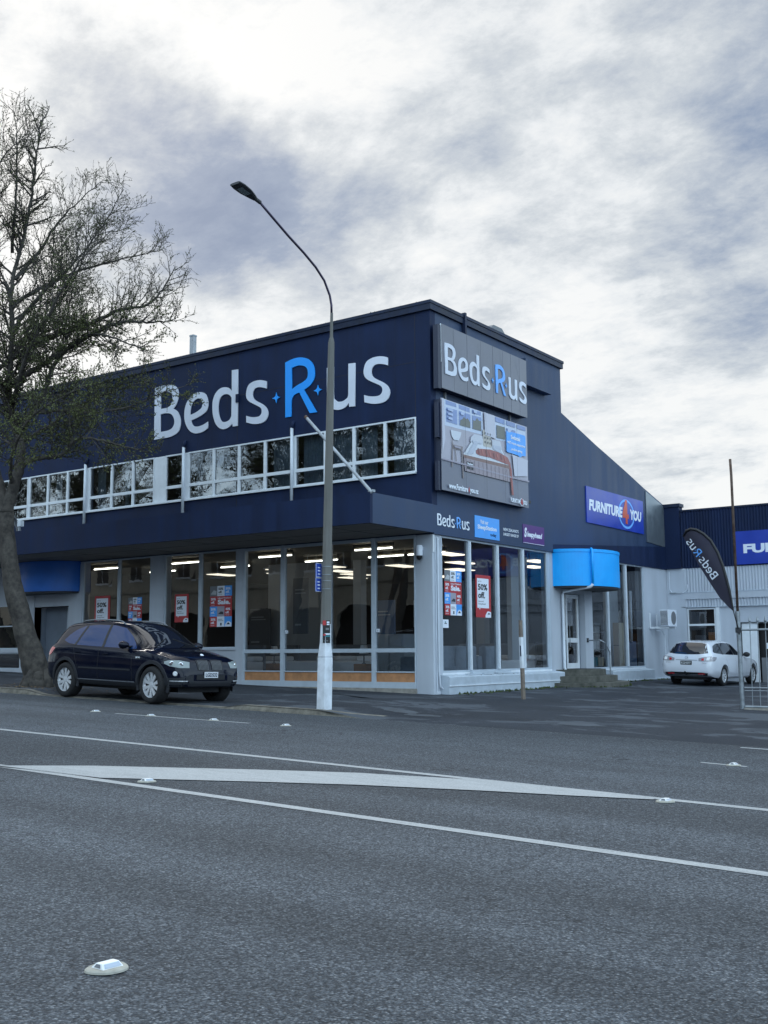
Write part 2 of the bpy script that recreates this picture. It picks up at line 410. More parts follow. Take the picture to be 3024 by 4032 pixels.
def textmesh(name, body, w, h, mat, bold=0.0, thick=0.002, shear=0.0):
    """text fitted into a w x h box, origin at its lower left"""
    cu = bpy.data.curves.new(name, 'FONT'); cu.body = body; cu.size = 1; cu.offset = bold; cu.resolution_u = 3; cu.shear = shear
    cu.align_x = 'LEFT'; cu.extrude = 0.004
    ob = bpy.data.objects.new('tmp', cu); me = bpy.data.meshes.new_from_object(ob); me.name = name
    bpy.data.objects.remove(ob); bpy.data.curves.remove(cu)
    xs = [v.co.x for v in me.vertices]; ys = [v.co.y for v in me.vertices]
    x0, x1, y0, y1 = min(xs), max(xs), min(ys), max(ys)
    for v in me.vertices:
        v.co.x = (v.co.x-x0)/(x1-x0)*w; v.co.y = (v.co.y-y0)/(y1-y0)*h; v.co.z = v.co.z/.004*thick/2
    me.materials.clear(); me.materials.append(M[mat]); return me
def put(name, me, mtx, parent=None):
    o = link(name, me); 
    if parent is not None:
        o.parent = parent; o.matrix_parent_inverse = parent.matrix_world.inverted()
    o.matrix_basis = mtx; return o
def join_meshes(name, items):
    """items: (mesh, matrix) -> one mesh"""
    bm = bmesh.new(); mats = []; 
    for me, mx in items:
        k = len(bm.verts); f0 = len(bm.faces)
        tmp = me.copy(); tmp.transform(mx); bm.from_mesh(tmp); bm.faces.ensure_lookup_table()
        for f in bm.faces[f0:]:
            mt = tmp.materials[f.material_index] if len(tmp.materials) else None
            if mt not in mats: mats.append(mt)
            f.material_index = mats.index(mt)
        bpy.data.meshes.remove(tmp)
    me = bpy.data.meshes.new(name); bm.to_mesh(me); bm.free()
    for m in mats: me.materials.append(m)
    return me
def rect(w, h, mat, x=0, y=0, z=0):
    b = MB(); b.box(x, x+w, y, y+h, z-.001, z+.001, mat)
    me = bpy.data.meshes.new('r'); me.from_pydata(b.v, [], b.f); me.materials.append(M[mat]); return me
def shape(pts, mat, z=0, th=.002):
    me = loops_mesh('s', [pts], mat, th)
    for v in me.vertices: v.co.z += z
    return me
T3 = lambda x, y, z=0: Matrix.Translation((x, y, z))
TM = lambda tx, x, y, w_, h_, mt, bold=.02, z=.0015, shear=0: (textmesh('t', tx, w_, h_, mt, bold=bold, thick=.001, shear=shear), T3(x, y, z))
RC = lambda x, y, w_, h_, mt, z=.0: (rect(w_, h_, mt, x, y, z), T3(0, 0))

GLY = {
'B':[[[0.005,1.616,1],[0.329,1.64],[0.65,1.626],[0.851,1.571],[0.992,1.456],[1.048,1.277],[1.021,1.111],[0.946,0.966],[0.83,0.86,1],[0.99,0.762],[1.104,0.606],[1.156,0.416],[1.122,0.21],[1.027,0.096],[0.852,0.033],[0.615,-0.001],[0.295,0.001],[0.012,0.001,1]],[[0.282,1.431,1],[0.455,1.429],[0.616,1.405],[0.729,1.352],[0.788,1.23],[0.776,1.089],[0.715,0.99],[0.609,0.936],[0.47,0.924],[0.277,0.924,1]],[[0.281,0.758,1],[0.474,0.766],[0.654,0.737],[0.795,0.661],[0.879,0.509],[0.874,0.368],[0.786,0.266],[0.649,0.221],[0.49,0.21],[0.285,0.21,1]]],
'e':[[[2.288,0.27,1],[2.3,0.082,1],[2.125,0.002],[1.936,-0.024],[1.745,-0.009],[1.552,0.081],[1.401,0.259],[1.322,0.451],[1.306,0.649],[1.34,0.841],[1.433,1.011],[1.604,1.155],[1.795,1.212],[1.986,1.203],[2.158,1.131],[2.255,0.992],[2.292,0.821],[2.276,0.685],[2.207,0.584],[2.038,0.504],[1.83,0.444],[1.603,0.399,1],[1.623,0.318],[1.682,0.237],[1.779,0.192],[1.932,0.178],[2.12,0.209]],[[1.547,0.565,1],[1.567,0.754],[1.629,0.9],[1.742,0.996],[1.875,1.027],[1.99,0.988],[2.049,0.883],[2.048,0.772],[1.989,0.697],[1.80,0.62]]],
'd':[[[3.231,1.672,1],[3.471,1.661,1],[3.491,-0.005,1],[3.294,0.0,1],[3.275,0.103,1],[3.178,0.02],[3.033,-0.029],[2.887,-0.027],[2.72,0.051],[2.588,0.204],[2.498,0.435],[2.467,0.687],[2.489,0.89],[2.572,1.057],[2.7,1.163],[2.847,1.21],[3.013,1.199],[3.142,1.144],[3.240,1.042,1]],[[3.237,0.853,1],[3.163,0.939],[3.034,0.991],[2.906,0.99],[2.797,0.929],[2.725,0.788],[2.71,0.599],[2.743,0.403],[2.809,0.258],[2.902,0.186],[3.03,0.175],[3.157,0.212],[3.235,0.31,1]]],
's':[[[4.58,1.139,1],[4.593,0.925,1],[4.426,0.984],[4.269,1.013],[4.146,0.991],[4.07,0.908],[4.061,0.789],[4.115,0.688],[4.238,0.603],[4.431,0.497],[4.571,0.385],[4.641,0.257],[4.635,0.125],[4.557,0.017],[4.437,-0.033],[4.263,-0.045],[4.053,-0.019],[3.823,0.051,1],[3.813,0.247,1],[3.98,0.191],[4.156,0.162],[4.313,0.168],[4.399,0.249],[4.391,0.37],[4.292,0.45],[4.081,0.559],[3.903,0.664],[3.813,0.784],[3.804,0.92],[3.845,1.062],[3.932,1.157],[4.108,1.211],[4.319,1.211],[4.476,1.176]]],
'star':[[[4.944,0.762,1],[4.983,0.657],[5.092,0.61,1],[4.983,0.567],[4.944,0.457,1],[4.905,0.562],[4.792,0.61,1],[4.905,0.655]]],
'R':[[[5.271,1.568,1],[5.551,1.628],[5.828,1.626],[6.102,1.533],[6.277,1.349],[6.337,1.138],[6.31,0.949],[6.176,0.789],[5.958,0.692,1],[6.42,0.003,1],[6.162,0.008,1],[5.789,0.639,1],[5.64,0.609],[5.535,0.524],[5.503,0.377],[5.505,0.001,1],[5.283,0.004,1]],[[5.514,1.376,1],[5.719,1.409],[5.912,1.378],[6.049,1.291],[6.093,1.133],[6.05,0.989],[5.886,0.905],[5.722,0.857],[5.517,0.766,1]]],
'u':[[[6.759,1.178,1],[6.997,1.17,1],[6.997,0.379],[7.039,0.268],[7.143,0.191],[7.299,0.181],[7.453,0.251],[7.49,0.35,1],[7.492,1.179,1],[7.722,1.163,1],[7.718,-0.014,1],[7.52,0.001,1],[7.504,0.107,1],[7.376,-0.001],[7.169,-0.035],[6.96,0.014],[6.829,0.129],[6.765,0.328]]]}
LOGO = [('B', 0, 0), ('e', 0, 0), ('d', 0, 0), ('s', 0, 0), ('star', 0, 1), ('R', 0, 1), ('star', 1.50, 1), ('u', 0, 0), ('s', 4.20, 0)]
def logo_parts(sx, sy, thick, white, blue, mirror=False):
    out = []
    for g, dx, b in LOGO:
        lps = [[(p.x*sx+dx*sx, p.y*sy) for p in catmull(lp)] for lp in GLY[g]]
        if mirror: lps = [[(-a, c) for a, c in lp] for lp in lps]
        out.append((g, loops_mesh('letter', lps, blue if b else white, thick)))
    return out
LW, LH = 8.84, 1.66

# ------------------------------------------------------------------ ground
G = -0.027
def sm(a, b, x):
    t = max(0, min(1, (x-a)/(b-a))); return t*t*(3-2*t)
def plane(x): return G*max(-70, min(70, x))
KY = 15.58
def kerb_h(x):
    if x < -17.9: return .02 + .09*(1-sm(-21.2, -20.4, x))
    return .02 + .075*sm(-15.1, -14.4, x)*(1-sm(-12.7, -11.7, x)) - .02*sm(-12.0, -11.6, x)
def kerb_y(x): return KY + .75*max(0, min(1, (x+12.75)/1.1))**2*(1-sm(-11.7, -11.5, x))
def gz(x, y):
    """height of the paved ground beyond the kerb"""
    k = kerb_h(x); t = max(0, min(1, (y-KY)/7.0))
    h = k*(1-t) + .035*t*(1-sm(-13.6, -12.0, x))
    if y > 24: h += .05*sm(24, 34, y)
    h -= .03*math.exp(-((y-18.3)/1.3)**2)*sm(-22.5, -20.5, x)*(1-sm(-16, -14.5, x))
    return plane(x) + h
def sheet(name, xs, ys, zf, mat):
    vs = [(x, y, zf(x, y)) for y in ys for x in xs]; n = len(xs)
    fs = [(j*n+i, j*n+i+1, (j+1)*n+i+1, (j+1)*n+i) for j in range(len(ys)-1) for i in range(n-1)]
    me = bpy.data.meshes.new(name); me.from_pydata(vs, [], fs); me.materials.append(M[mat])
    for p in me.polygons: p.use_smooth = True
    return tag(link(name, me), kind='structure')
def fr(a, b, n): return [a+(b-a)*i/n for i in range(n+1)]
XS_ = [-900, -300, -70] + fr(-60, -26, 17) + fr(-25, -8, 85) + fr(-6, 60, 22) + [70, 300, 900]
sheet('road', [-900, -300, -70, -40, -20, 0, 20, 40, 70, 300, 900], [-14.0, -5, 5, KY+.0], lambda x, y: plane(x), 'road')
sheet('footpath', XS_, [KY+.001] + fr(KY+.15, 24, 24) + fr(25, 48, 12) + [120, 900], lambda x, y: gz(x, y)-(.0 if y > KY+.1 else 0), 'path')
sheet('opposite_footpath', [-900, -300, -70, 0, 70, 300, 900], [-900, -120, -14.001], lambda x, y: plane(x)+.12, 'path')
# kerb
kb = MB(); xs = fr(-60, -22, 19) + fr(-21.9, -11.65, 82)
vs = []; fs = []
for x in xs:
    y = kerb_y(x); t = gz(x, max(y, KY)+.13)+.004; b = plane(x)
    vs += [(x, y-.03, b-.05), (x, y-.012, b+.3*(t-b)), (x, y+.012, t-.012), (x, y+.03, t), (x, y+.15, t+.002), (x, y+.152, b-.05)]
for i in range(len(xs)-1):
    for j in range(5): fs.append((i*6+j, (i+1)*6+j, (i+1)*6+j+1, i*6+j+1))
kb.add(vs, fs, 'kerb'); structure(kb, 'kerb', smooth=False)

def ribbon(name, pts, z=.004, mat='paint'):
    """flat painted shape on the road; pts polygon (x,y)"""
    b = MB(); b.add([(x, y, plane(x)+z) for x, y in pts], [tuple(range(len(pts)))], mat); return structure(b, name, fix=False)
ribbon('lane_line', [(-60, 10.02), (60, 9.60), (60, 9.72), (-60, 10.155)])
ribbon('lane_line', [(-10.3, 7.25), (20, 6.85), (20, 6.97), (-9.6, 7.37)])
ribbon('lane_line', [(-60, 8.62), (-10.46, 7.29), (-10.3, 7.40), (-60, 8.76)])
ribbon('median_marking', [(-10.35, 7.30), (-8.79, 7.385), (-7.47, 8.21), (-6.59, 8.71), (-5.45, 9.20), (-4.72, 9.46), (-3.98, 9.77), (-3.98, 9.86), (-5.70, 9.93), (-5.84, 9.86), (-7.15, 9.45), (-8.12, 8.92), (-9.62, 7.97)], z=.008)
ribbon('lane_dash', [(-15.33, 13.16), (-12.29, 13.34), (-12.29, 13.42), (-15.33, 13.24)])
ribbon('lane_dash', [(-4.72, 13.07), (-4.15, 13.02), (-4.15, 13.10), (-4.72, 13.15)])
ribbon('edge_line', [(-4.94, 15.26), (8, 15.30), (8, 15.40), (-4.94, 15.36)])
def patchz(name, pts, mat):
    b = MB(); vs = []; 
    b.add([(x, y, gz(x, y)+.005) for x, y in pts], [tuple(range(len(pts)))], mat); return structure(b, name, fix=False)
M['newpatch'] = pmat('newer_asphalt', (.036, .042, .056), .85, var=.12, vscale=5, bump=.4)
M['worn'] = pmat('worn_asphalt', (.068, .078, .094), .85, var=.2, vscale=3, bump=.4)
patchz('asphalt_patch', [(-14.6, 19.9), (-13.9, 20.4), (-13.4, 21.0), (-14.9, 21.5), (-15.9, 21.3), (-16.1, 20.7)], 'newpatch')
patchz('asphalt_patch', [(-9.62, 28.2), (-9.2, 28.7), (-7.0, 28.5), (-5, 28.6), (-5, 29.6), (-8.8, 29.5)], 'worn')
random.seed(3)
for (cx, cy, rx, ry) in [(-12.0, 17.3, .4, .28), (-11.3, 17.0, .38, .22), (-8.3, 17.3, .45, .3)]:
    pts = []
    for i in range(18):
        a = 2*math.pi*i/18; q = random.uniform(.7, 1.2); pts.append((cx+rx*q*math.cos(a), cy+ry*q*math.sin(a)))
    patchz('asphalt_patch', pts, 'worn')
# weeds along the walls
wd = MB(); random.seed(5)
for _ in range(420):
    if random.random() < .5: x, y = -14.45+abs(random.gauss(0, .16)), random.uniform(23, 29.0)
    elif random.random() < .6:
        a = random.uniform(-1.4, 1.2); x, y = -14.7+1.56*math.cos(a), 30.45+1.92*math.sin(a)
    else: x, y = -14.40+abs(random.gauss(0, .12)), random.uniform(32.2, 38)
    h = random.uniform(.02, .07); a = random.uniform(0, 6.3); z = gz(x, y)
    dx, dy = math.cos(a)*.03, math.sin(a)*.03
    wd.add([(x-dx, y-dy, z), (x+dx, y+dy, z), (x+dy*.6, y+dx*.6, z+h)], [(0, 1, 2)], 'grass')
tag(wd.build('weeds', None, fix=False), 'low green weeds growing in the joint along the shop wall', 'weeds', kind='stuff')
lt = MB(); random.seed(8)
M['litterleaf'] = pmat('dry_leaf', (.16, .10, .04), .9, var=.3, vscale=30)
for _ in range(420):
    x = random.gauss(-22.2, .9); y = random.uniform(15.85, 17.6); z = gz(x, y)+.006; a = random.uniform(0, 6.3); r = random.uniform(.015, .035)
    lt.add([(x+r*math.cos(a), y+r*math.sin(a), z), (x-r*math.sin(a), y+r*math.cos(a), z+.008), (x-r*math.cos(a), y-r*math.sin(a), z)], [(0, 1, 2)], 'litterleaf')
tag(lt.build('leaf_litter', None, fix=False), 'brown leaf litter on the berm around the tree base', 'leaf litter', kind='stuff')
# ------------------------------------------------------------------ the shop building
YF, XS = 22.6, -14.71
XW = -37.0
bld = wthing('shop_building', 'long two-storey corner shop painted navy above a pale grey ground floor with big windows', 'shop building', (-24, 22.6, .4))
# upper street wall around the window band
b = MB()
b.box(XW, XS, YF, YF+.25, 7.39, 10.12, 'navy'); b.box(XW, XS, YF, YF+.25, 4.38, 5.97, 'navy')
b.box(-15.15, XS, YF, YF+.25, 5.97, 7.39, 'navy')
for x in (-15.17, -21.34, -27.6, -33.8): b.box(x-.012, x+.012, YF-.003, YF, 4.6, 10.1, 'seam') if x < -16 else b.box(x-.012, x+.012, YF-.003, YF, 7.4, 10.1, 'seam')
b.box(XW, -15.2, YF-.0035, YF, 8.82, 8.838, 'seam')
for i in range(18):
    x = -15.8-1.19*i; b.box(x-.004, x+.004, YF-.0025, YF, 7.40, 10.1, 'coping')
for i in range(60): x = random.uniform(-36, -15); z = random.uniform(9.0, 10.0); b.box(x-.012, x+.012, YF-.0024, YF, z, z+.012, 'seam')
part(b, 'street_wall', bld)
b = MB()
b.prism([(YF+.25, 4.38), (YF+.25, 10.12), (29.95, 10.12), (29.95, 8.74), (32.41, 8.10), (34.69, 7.56), (36.34, 7.14), (38.1, 6.73), (38.1, 4.38)], 'x', XS-.25, XS, 'navy_side_lit')
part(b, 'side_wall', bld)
b = MB()   # roof, hidden behind the parapet, and far walls
b.box(XW, XS-.26, YF+.26, 29.9, 9.75, 9.85, 'dark')
b.quad((XW, 29.9, 8.6), (XS-.26, 29.9, 8.6), (XS-.26, 38.1, 6.6), (XW, 38.1, 6.6), 'dark')
b.box(XW-.2, XW, YF, 38.1, .4, 10.1, 'navy'); b.box(XW, XS-.3, 29.9, 30.0, 4.5, 9.8, 'navy')
b.box(XW, XS-.2, 38.1, 38.19, .4, 6.6, 'navy')
part(b, 'roof', bld)
b = MB()   # parapet coping
b.box(XW, XS+.07, YF-.07, YF+.30, 10.12, 10.34, 'coping'); b.box(XW, XS+.09, YF-.09, YF+.3, 10.28, 10.36, 'coping')
b.box(XS-.30, XS+.07, YF+.30, 30.02, 10.12, 10.34, 'coping'); b.box(XS-.3, XS+.09, YF+.3, 30.04, 10.28, 10.36, 'coping')
b.box(XS-.005, XS+.12, 24.15, 24.23, 9.55, 10.42, 'coping')
part(b, 'parapet_coping', bld)
b = MB(); random.seed(11)
for _ in range(900):
    x = -15-22*random.random()**.8; y = YF-.07+random.uniform(-.02, .2); s = random.uniform(.008, .03)
    b.add([(x-s, y, 10.355), (x+s, y, 10.355), (x, y+s, 10.355), (x, y, 10.36+s*.9)], [(0, 1, 3), (1, 2, 3), (2, 0, 3)], 'moss')
tag(part(b, 'moss', bld), kind='stuff')
b = MB()   # lighter end of the sloping wall
b.prism([(36.4, 5.25), (36.4, 7.05), (38.1, 6.66), (38.1, 5.18)], 'x', XS+.002, XS+.03, 'paleflash'); part(b, 'metal_flashing', bld)
b = MB(); b.prism([(29.05, 4.36), (29.05, 4.6), (38.1, 5.2), (38.1, 4.36)], 'x', XS+.001, XS+.045, 'navy'); part(b, 'fascia_return', bld)

# upper windows
def win_frame(name, rects, xa, xb, za, zb, bars_x, bars_z, y, fm='white_frame', parent=bld, depth=.07, t=.04, glass='glass_up', gy=.04):
    b = MB()
    b.box(xa, xb, y, y+depth, za, za+t, fm); b.box(xa, xb, y, y+depth, zb-t, zb, fm)
    b.box(xa, xa+t, y, y+depth, za+t, zb-t, fm); b.box(xb-t, xb, y, y+depth, za+t, zb-t, fm)
    for x, w_ in bars_x: b.box(x-w_/2, x+w_/2, y-.004, y+depth, za+t, zb-t, fm)
    for z, w_ in bars_z:
        xs = [xa+t] + sorted([x for x, _ in bars_x]) + [xb-t]
        for i in range(len(xs)-1): b.box(xs[i]+.002, xs[i+1]-.002, y+.003, y+depth-.003, z-w_/2, z+w_/2, fm)
    f = part(b, name, parent)
    g = MB()
    xs = [xa+t] + sorted([x for x, _ in bars_x]) + [xb-t]
    zs = [za+t] + sorted([z for z, _ in bars_z]) + [zb-t]
    random.seed(int(abs(xa)*100))
    for i in range(len(xs)-1):
        for j in range(len(zs)-1):
            dy = random.uniform(-.004, .004); d2 = random.uniform(-.003, .003)
            g.quad((xs[i], y+gy+dy, zs[j]), (xs[i+1], y+gy+d2, zs[j]), (xs[i+1], y+gy-dy, zs[j+1]), (xs[i], y+gy+d2, zs[j+1]), glass)
    p = g.build('pane', None, fix=False); p.parent = f; p.matrix_parent_inverse = Matrix(); 
    return f
bands = [(-19.17, -15.15, [-18.1, -17.13, -16.12]), (-23.28, -19.27, [-22.25, -21.25, -20.26]), (-24.26, -23.50, []), (-27.75, -24.75, [-26.69, -25.70]),
         (-30.82, -27.93, [-29.85, -28.84]), (-34.0, -30.9, [-32.95, -31.95])]
for xa, xb, bars in bands:
    win_frame('upper_window', None, xa, xb, 5.97, 7.39, [(x, .085) for x in bars], [(6.405, .09)], YF-.02)
b = MB()
b.box(-24.745, -24.265, YF-.01, YF+.1, 5.975, 7.385, 'white_frame'); b.box(-23.495, -23.285, YF-.012, YF+.1, 5.975, 7.385, 'white_frame')
b.box(-19.265, -19.175, YF-.012, YF+.1, 5.975, 7.385, 'white_frame'); b.box(-27.925, -27.755, YF-.012, YF+.1, 5.975, 7.385, 'white_frame')
b.box(-36.95, -34.005, YF-.01, YF+.1, 5.975, 7.385, 'navy'); b.box(-30.895, -30.825, YF-.01, YF+.1, 5.975, 7.385, 'white_frame')
b.box(-34.0, -15.15, YF-.075, YF-.021, 5.93, 5.985, 'white_frame')
part(b, 'infill_panel', bld)
for x, zt in ((-19.21, 7.60), (-23.42, 7.55), (-27.87, 7.5)):
    d = MB(); d.tube([(x, YF-.09, 5.58), (x, YF-.09, zt)], .045, 10, 'pvc'); d.tube([(x, YF-.09, zt-.02), (x, YF-.03, zt+.16), (x, YF+.05, zt+.2)], .05, 8, 'navy')
    part(d, 'downpipe', bld, smooth=True)
# upstairs room
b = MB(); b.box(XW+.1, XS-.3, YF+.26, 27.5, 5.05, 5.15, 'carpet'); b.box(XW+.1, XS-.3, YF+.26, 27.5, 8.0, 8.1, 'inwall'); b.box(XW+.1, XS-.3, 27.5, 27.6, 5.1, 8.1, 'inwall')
part(b, 'upper_room', bld)
for xa, xb in ((-16.05, -15.2), (-18.05, -17.2), (-19.1, -18.15), (-20.2, -19.35), (-22.3, -21.9), (-23.25, -23.0), (-25.1, -24.8), (-27.7, -27.35), (-28.2, -27.95), (-17.1, -16.6), (-26.4, -26.2), (-29.8, -29.5)):
    c = MB(); n = int((xb-xa)/.045); 
    for i in range(n):
        x0 = xa+(xb-xa)*i/n; x1 = xa+(xb-xa)*(i+1)/n; y0 = YF+.30+.02*(i % 2); y1 = YF+.30+.02*((i+1) % 2)
        c.quad((x0, y0, 5.6), (x1, y1, 5.6), (x1, y1, 7.5), (x0, y0, 7.5), 'curtain')
    part(c, 'curtain', bld, fix=False)

# canopy
b = MB()
b.box(XW, XS+.06, 19.92, 20.02, 4.40, 5.11, 'navy'); b.box(XW, XS-.06, 20.02, YF-.001, 4.97, 5.05, 'dark')
part(b, 'canopy_fascia', bld)
b = MB(); b.box(XS-.05, XS+.06, 20.022, YF-.001, 4.40, 5.11, 'navy_side_lit'); b.box(XS+.001, XS+.06, YF, 29.04, 4.37, 5.10, 'navy_side_lit')
part(b, 'canopy_side_fascia', bld)
b = MB(); b.box(XW, XS-.06, 20.03, YF-.001, 4.405, 4.45, 'soffit')
for x in fr(-36, -16, 8): b.box(x-.01, x+.01, 20.05, YF-.01, 4.400, 4.404, 'dark')
b.box(XW, XS-.07, 21.2, 21.22, 4.400, 4.404, 'dark')
part(b, 'canopy_soffit', bld)

# ground floor street front
b = MB()
b.box(-15.215, XS, YF, 23.01, .3, 4.37, 'white_wall')
part(b, 'corner_pillar', bld, bevel=.008)
def gf_wall(b, x0, x1, z0, z1, y=YF, t=.12, m='white_wall'): b.box(x0, x1, y, y+t, z0, z1, m)
b = MB()
gf_wall(b, -21.29, -21.02, .4, 4.38, y=YF-.03, t=.2); gf_wall(b, -24.80, -24.23, .4, 4.38, y=YF-.01, t=.3); gf_wall(b, -28.60, -27.95, .4, 4.38, y=YF-.01, t=.3)
gf_wall(b, -31.0, -30.36, .4, 4.38, y=YF-.01, t=.3); gf_wall(b, -24.22, -21.30, .4, 1.55); gf_wall(b, -27.94, -24.81, .4, 1.55)
gf_wall(b, -24.22, -21.30, 1.55, 1.60, y=YF-.04, t=.2); gf_wall(b, -27.94, -24.81, 1.55, 1.60, y=YF-.04, t=.2)
gf_wall(b, XW, -31.01, .4, .98); gf_wall(b, XW, -31.01, 1.52, 1.64, y=YF-.05, t=.2); gf_wall(b, XW, -31.01, 3.1, 4.38)
gf_wall(b, -30.36, -28.6, 3.0, 4.38, y=YF+.02)
part(b, 'ground_floor_wall', bld)
b = MB(); b.box(-21.25, -15.2, YF-.06, YF+.15, .2, .57, 'concrete'); b.box(-31, -21.3, YF-.035, YF, .3, .62, 'concrete'); part(b, 'plinth', bld)
# big glazed front, four bays
b = MB()
for x, w_ in ((-21.0, .05), (-19.585, .13), (-17.97, .11), (-16.52, .12), (-15.235, .035)): b.box(x-w_/2, x+w_/2, YF-.02, YF+.10, .72, 4.38, 'frame')
xs = [-20.975, -19.65, -18.025, -16.58, -15.2525]; xr = [-19.65, -18.025, -16.58, -15.2525]
for x0, x1 in ((-20.974, -19.651), (-19.519, -18.026), (-17.914, -16.581), (-16.459, -15.254)):
    b.box(x0, x1, YF-.012, YF+.08, 1.46, 1.56, 'frame'); b.box(x0, x1, YF-.01, YF+.08, 4.30, 4.375, 'frame'); b.box(x0, x1, YF+.0, YF+.08, .955, .985, 'frame')
b.box(-21.02, -15.216, YF-.05, YF+.12, .57, .72, 'frame')
f = part(b, 'shop_window', bld)
g = MB()
for x0, x1 in ((-20.974, -19.651), (-19.519, -18.026), (-17.914, -16.581), (-16.459, -15.254)):
    for z0, z1 in ((.985, 1.46), (1.56, 4.30)): 
        d = random.uniform(-.003, .003); g.quad((x0, YF+.04+d, z0), (x1, YF+.04-d, z0), (x1, YF+.04+d, z1), (x0, YF+.04, z1), 'glass')
p = g.build('pane', None, fix=False); p.parent = f
g = MB()
for x0, x1 in ((-20.974, -19.651), (-19.519, -18.026), (-17.914, -16.581), (-16.459, -15.254)): g.box(x0, x1, YF+.03, YF+.07, .722, .953, 'wood')
p = g.build('kick_panel', None); p.parent = f
win_frame('shop_window', None, -24.22, -21.30, 1.60, 4.375, [(-22.74, .12)], [], YF, 'frame', glass='glass')
win_frame('shop_window', None, -27.94, -24.81, 1.60, 4.375, [(-26.25, .10)], [], YF, 'frame', glass='glass')
win_frame('shop_window', None, -36.9, -31.02, 1.64, 3.1, [(-33.0, .10), (-35.0, .1)], [(2.4, .04)], YF, 'frame', glass='glass')
win_frame('shop_window', None, -36.9, -31.02, .98, 1.52, [(-33.0, .10)], [], YF, 'frame', glass='glass')
# street entrance under the dark blue hood
b = MB(); b.box(-30.36, -29.30, YF+.5, YF+.58, .5, 3.0, 'greypanel'); b.box(-30.4, -30.36, YF+.02, YF+.6, .5, 3.0, 'greypanel'); part(b, 'door_side_panel', bld)
dr = part(MB().box(-29.30, -29.22, YF+.5, YF+.56, .5, 3.0, 'frame').box(-28.68, -28.6, YF+.5, YF+.56, .5, 3.0, 'frame').box(-29.22, -28.68, YF+.5, YF+.56, 2.5, 2.6, 'frame').box(-29.22, -28.68, YF+.5, YF+.56, .5, .75, 'frame'), 'door', bld)
g = MB(); g.quad((-29.22, YF+.53, .75), (-28.68, YF+.53, .75), (-28.68, YF+.53, 3.0), (-29.22, YF+.53, 3.0), 'glass'); p = g.build('pane', None, fix=False); p.parent = dr
def hood(cx, cy, a, bb, z0, z1, axis, mat, n=40, rim=True):
    """curved entrance hood: half ellipse in plan"""
    m = MB(); pts = []
    for i in range(n+1):
        t = math.pi*i/n
        pts.append((cx+bb*math.sin(t), cy-a*math.cos(t)) if axis == 'x' else (cx-a*math.cos(t), cy-bb*math.sin(t)))
    m.prism(pts, 'z', z0, z1-.09, mat)
    if axis == 'x': p2 = [(cx+(x-cx)*1.012, cy+(y-cy)*1.012) for x, y in pts]
    else: p2 = [(cx+(x-cx)*1.012, cy+(y-cy)*1.012) for x, y in pts]
    m.prism(p2, 'z', z1-.0899, z1, mat)
    m.prism([(cx+(x-cx)*.97, cy+(y-cy)*.97) for x, y in pts], 'z', z0-.05, z0-.001, 'dark')
    return m
h = hood(-29.52, YF-.02, 1.45, .95, 3.44, 4.39, 'y', 'dblue'); part(h, 'entrance_hood', bld)

# side front
b = MB()
b.box(XS-.3, XS, 28.93, 29.62, .3, 4.37, 'white_wall'); b.box(XS-.3, XS, 31.22, 31.74, .3, 4.37, 'white_wall')
b.box(XS-.3, XS, 35.97, 38.1, .3, 4.37, 'white_wall'); b.box(XS-.3, XS, 23.011, 28.93, .3, .90, 'white_wall'); b.box(XS-.3, XS, 31.74, 35.97, .3, .86, 'white_wall')
b.box(XS-.3, XS-.01, 29.62, 31.22, 3.2, 4.37, 'white_wall'); b.box(XS-.3, XS-.24, 29.62, 31.22, .3, .93, 'step')
part(b, 'side_ground_floor_wall', bld)
def side_win(ya, yb, za, zb, bars, fm='frame', t=.05):
    b = MB(); X = XS-.08
    b.box(X, XS-.01, ya, yb, za, za+t, fm); b.box(X, XS-.01, ya, yb, zb-t, zb, fm); b.box(X, XS-.01, ya, ya+t, za+t, zb-t, fm); b.box(X, XS-.01, yb-t, yb, za+t, zb-t, fm)
    for y, w_ in bars: b.box(X-.02, XS+.012, y-w_/2, y+w_/2, za+t, zb-t, fm); b.box(XS+.0121, XS+.03, y-.02, y+.02, za+t, zb-t, 'white_frame')
    f = part(b, 'side_shop_window', bld); g = MB(); ys = [ya+t]+[y for y, _ in bars]+[yb-t]
    for i in range(len(ys)-1):
        d = random.uniform(-.004, .004); g.quad((XS-.05+d, ys[i], za+t), (XS-.05-d, ys[i+1], za+t), (XS-.05, ys[i+1], zb-t), (XS-.05, ys[i], zb-t), 'glass_side')
    p = g.build('pane', None, fix=False); p.parent = f
side_win(23.012, 28.78, .95, 4.37, [(24.37, .14), (25.83, .14), (27.27, .14)])
b = MB(); b.box(XS-.08, XS-.005, 28.782, 28.929, .9, 4.37, 'frame'); b.box(XS-.08, XS-.004, 23.012, 28.929, .901, .948, 'white_frame'); b.box(XS-.08, XS-.004, 31.745, 35.965, .861, .898, 'white_frame'); part(b, 'window_sill', bld)
side_win(31.745, 35.965, .90, 4.37, [(32.97, .14), (34.45, .14)])
# ledges
def ledge(y0, y1, zt, d, z2):
    b = MB(); b.prism([(XS+.001, .25), (XS+d, .25), (XS+d, zt-.03), (XS+d-.015, zt-.005), (XS+.001, zt+.03)], 'y', y0, y1, 'ledge') 
    b.box(XS+d+.0005, XS+d+.022, y0-.01, y1+.01, z2-.02, z2, 'white_frame'); return b
part(ledge(22.9, 29.25, .87, .26, .64), 'window_ledge', bld); part(ledge(32.55, 36.0, .84, .28, .52), 'window_ledge', bld)
b = MB(); b.prism([(XS+.001, .25), (XS+.20, .25), (XS+.20, .50), (XS+.001, .53)], 'y', 36.001, 37.9, 'ledge'); part(b, 'wall_footing', bld)
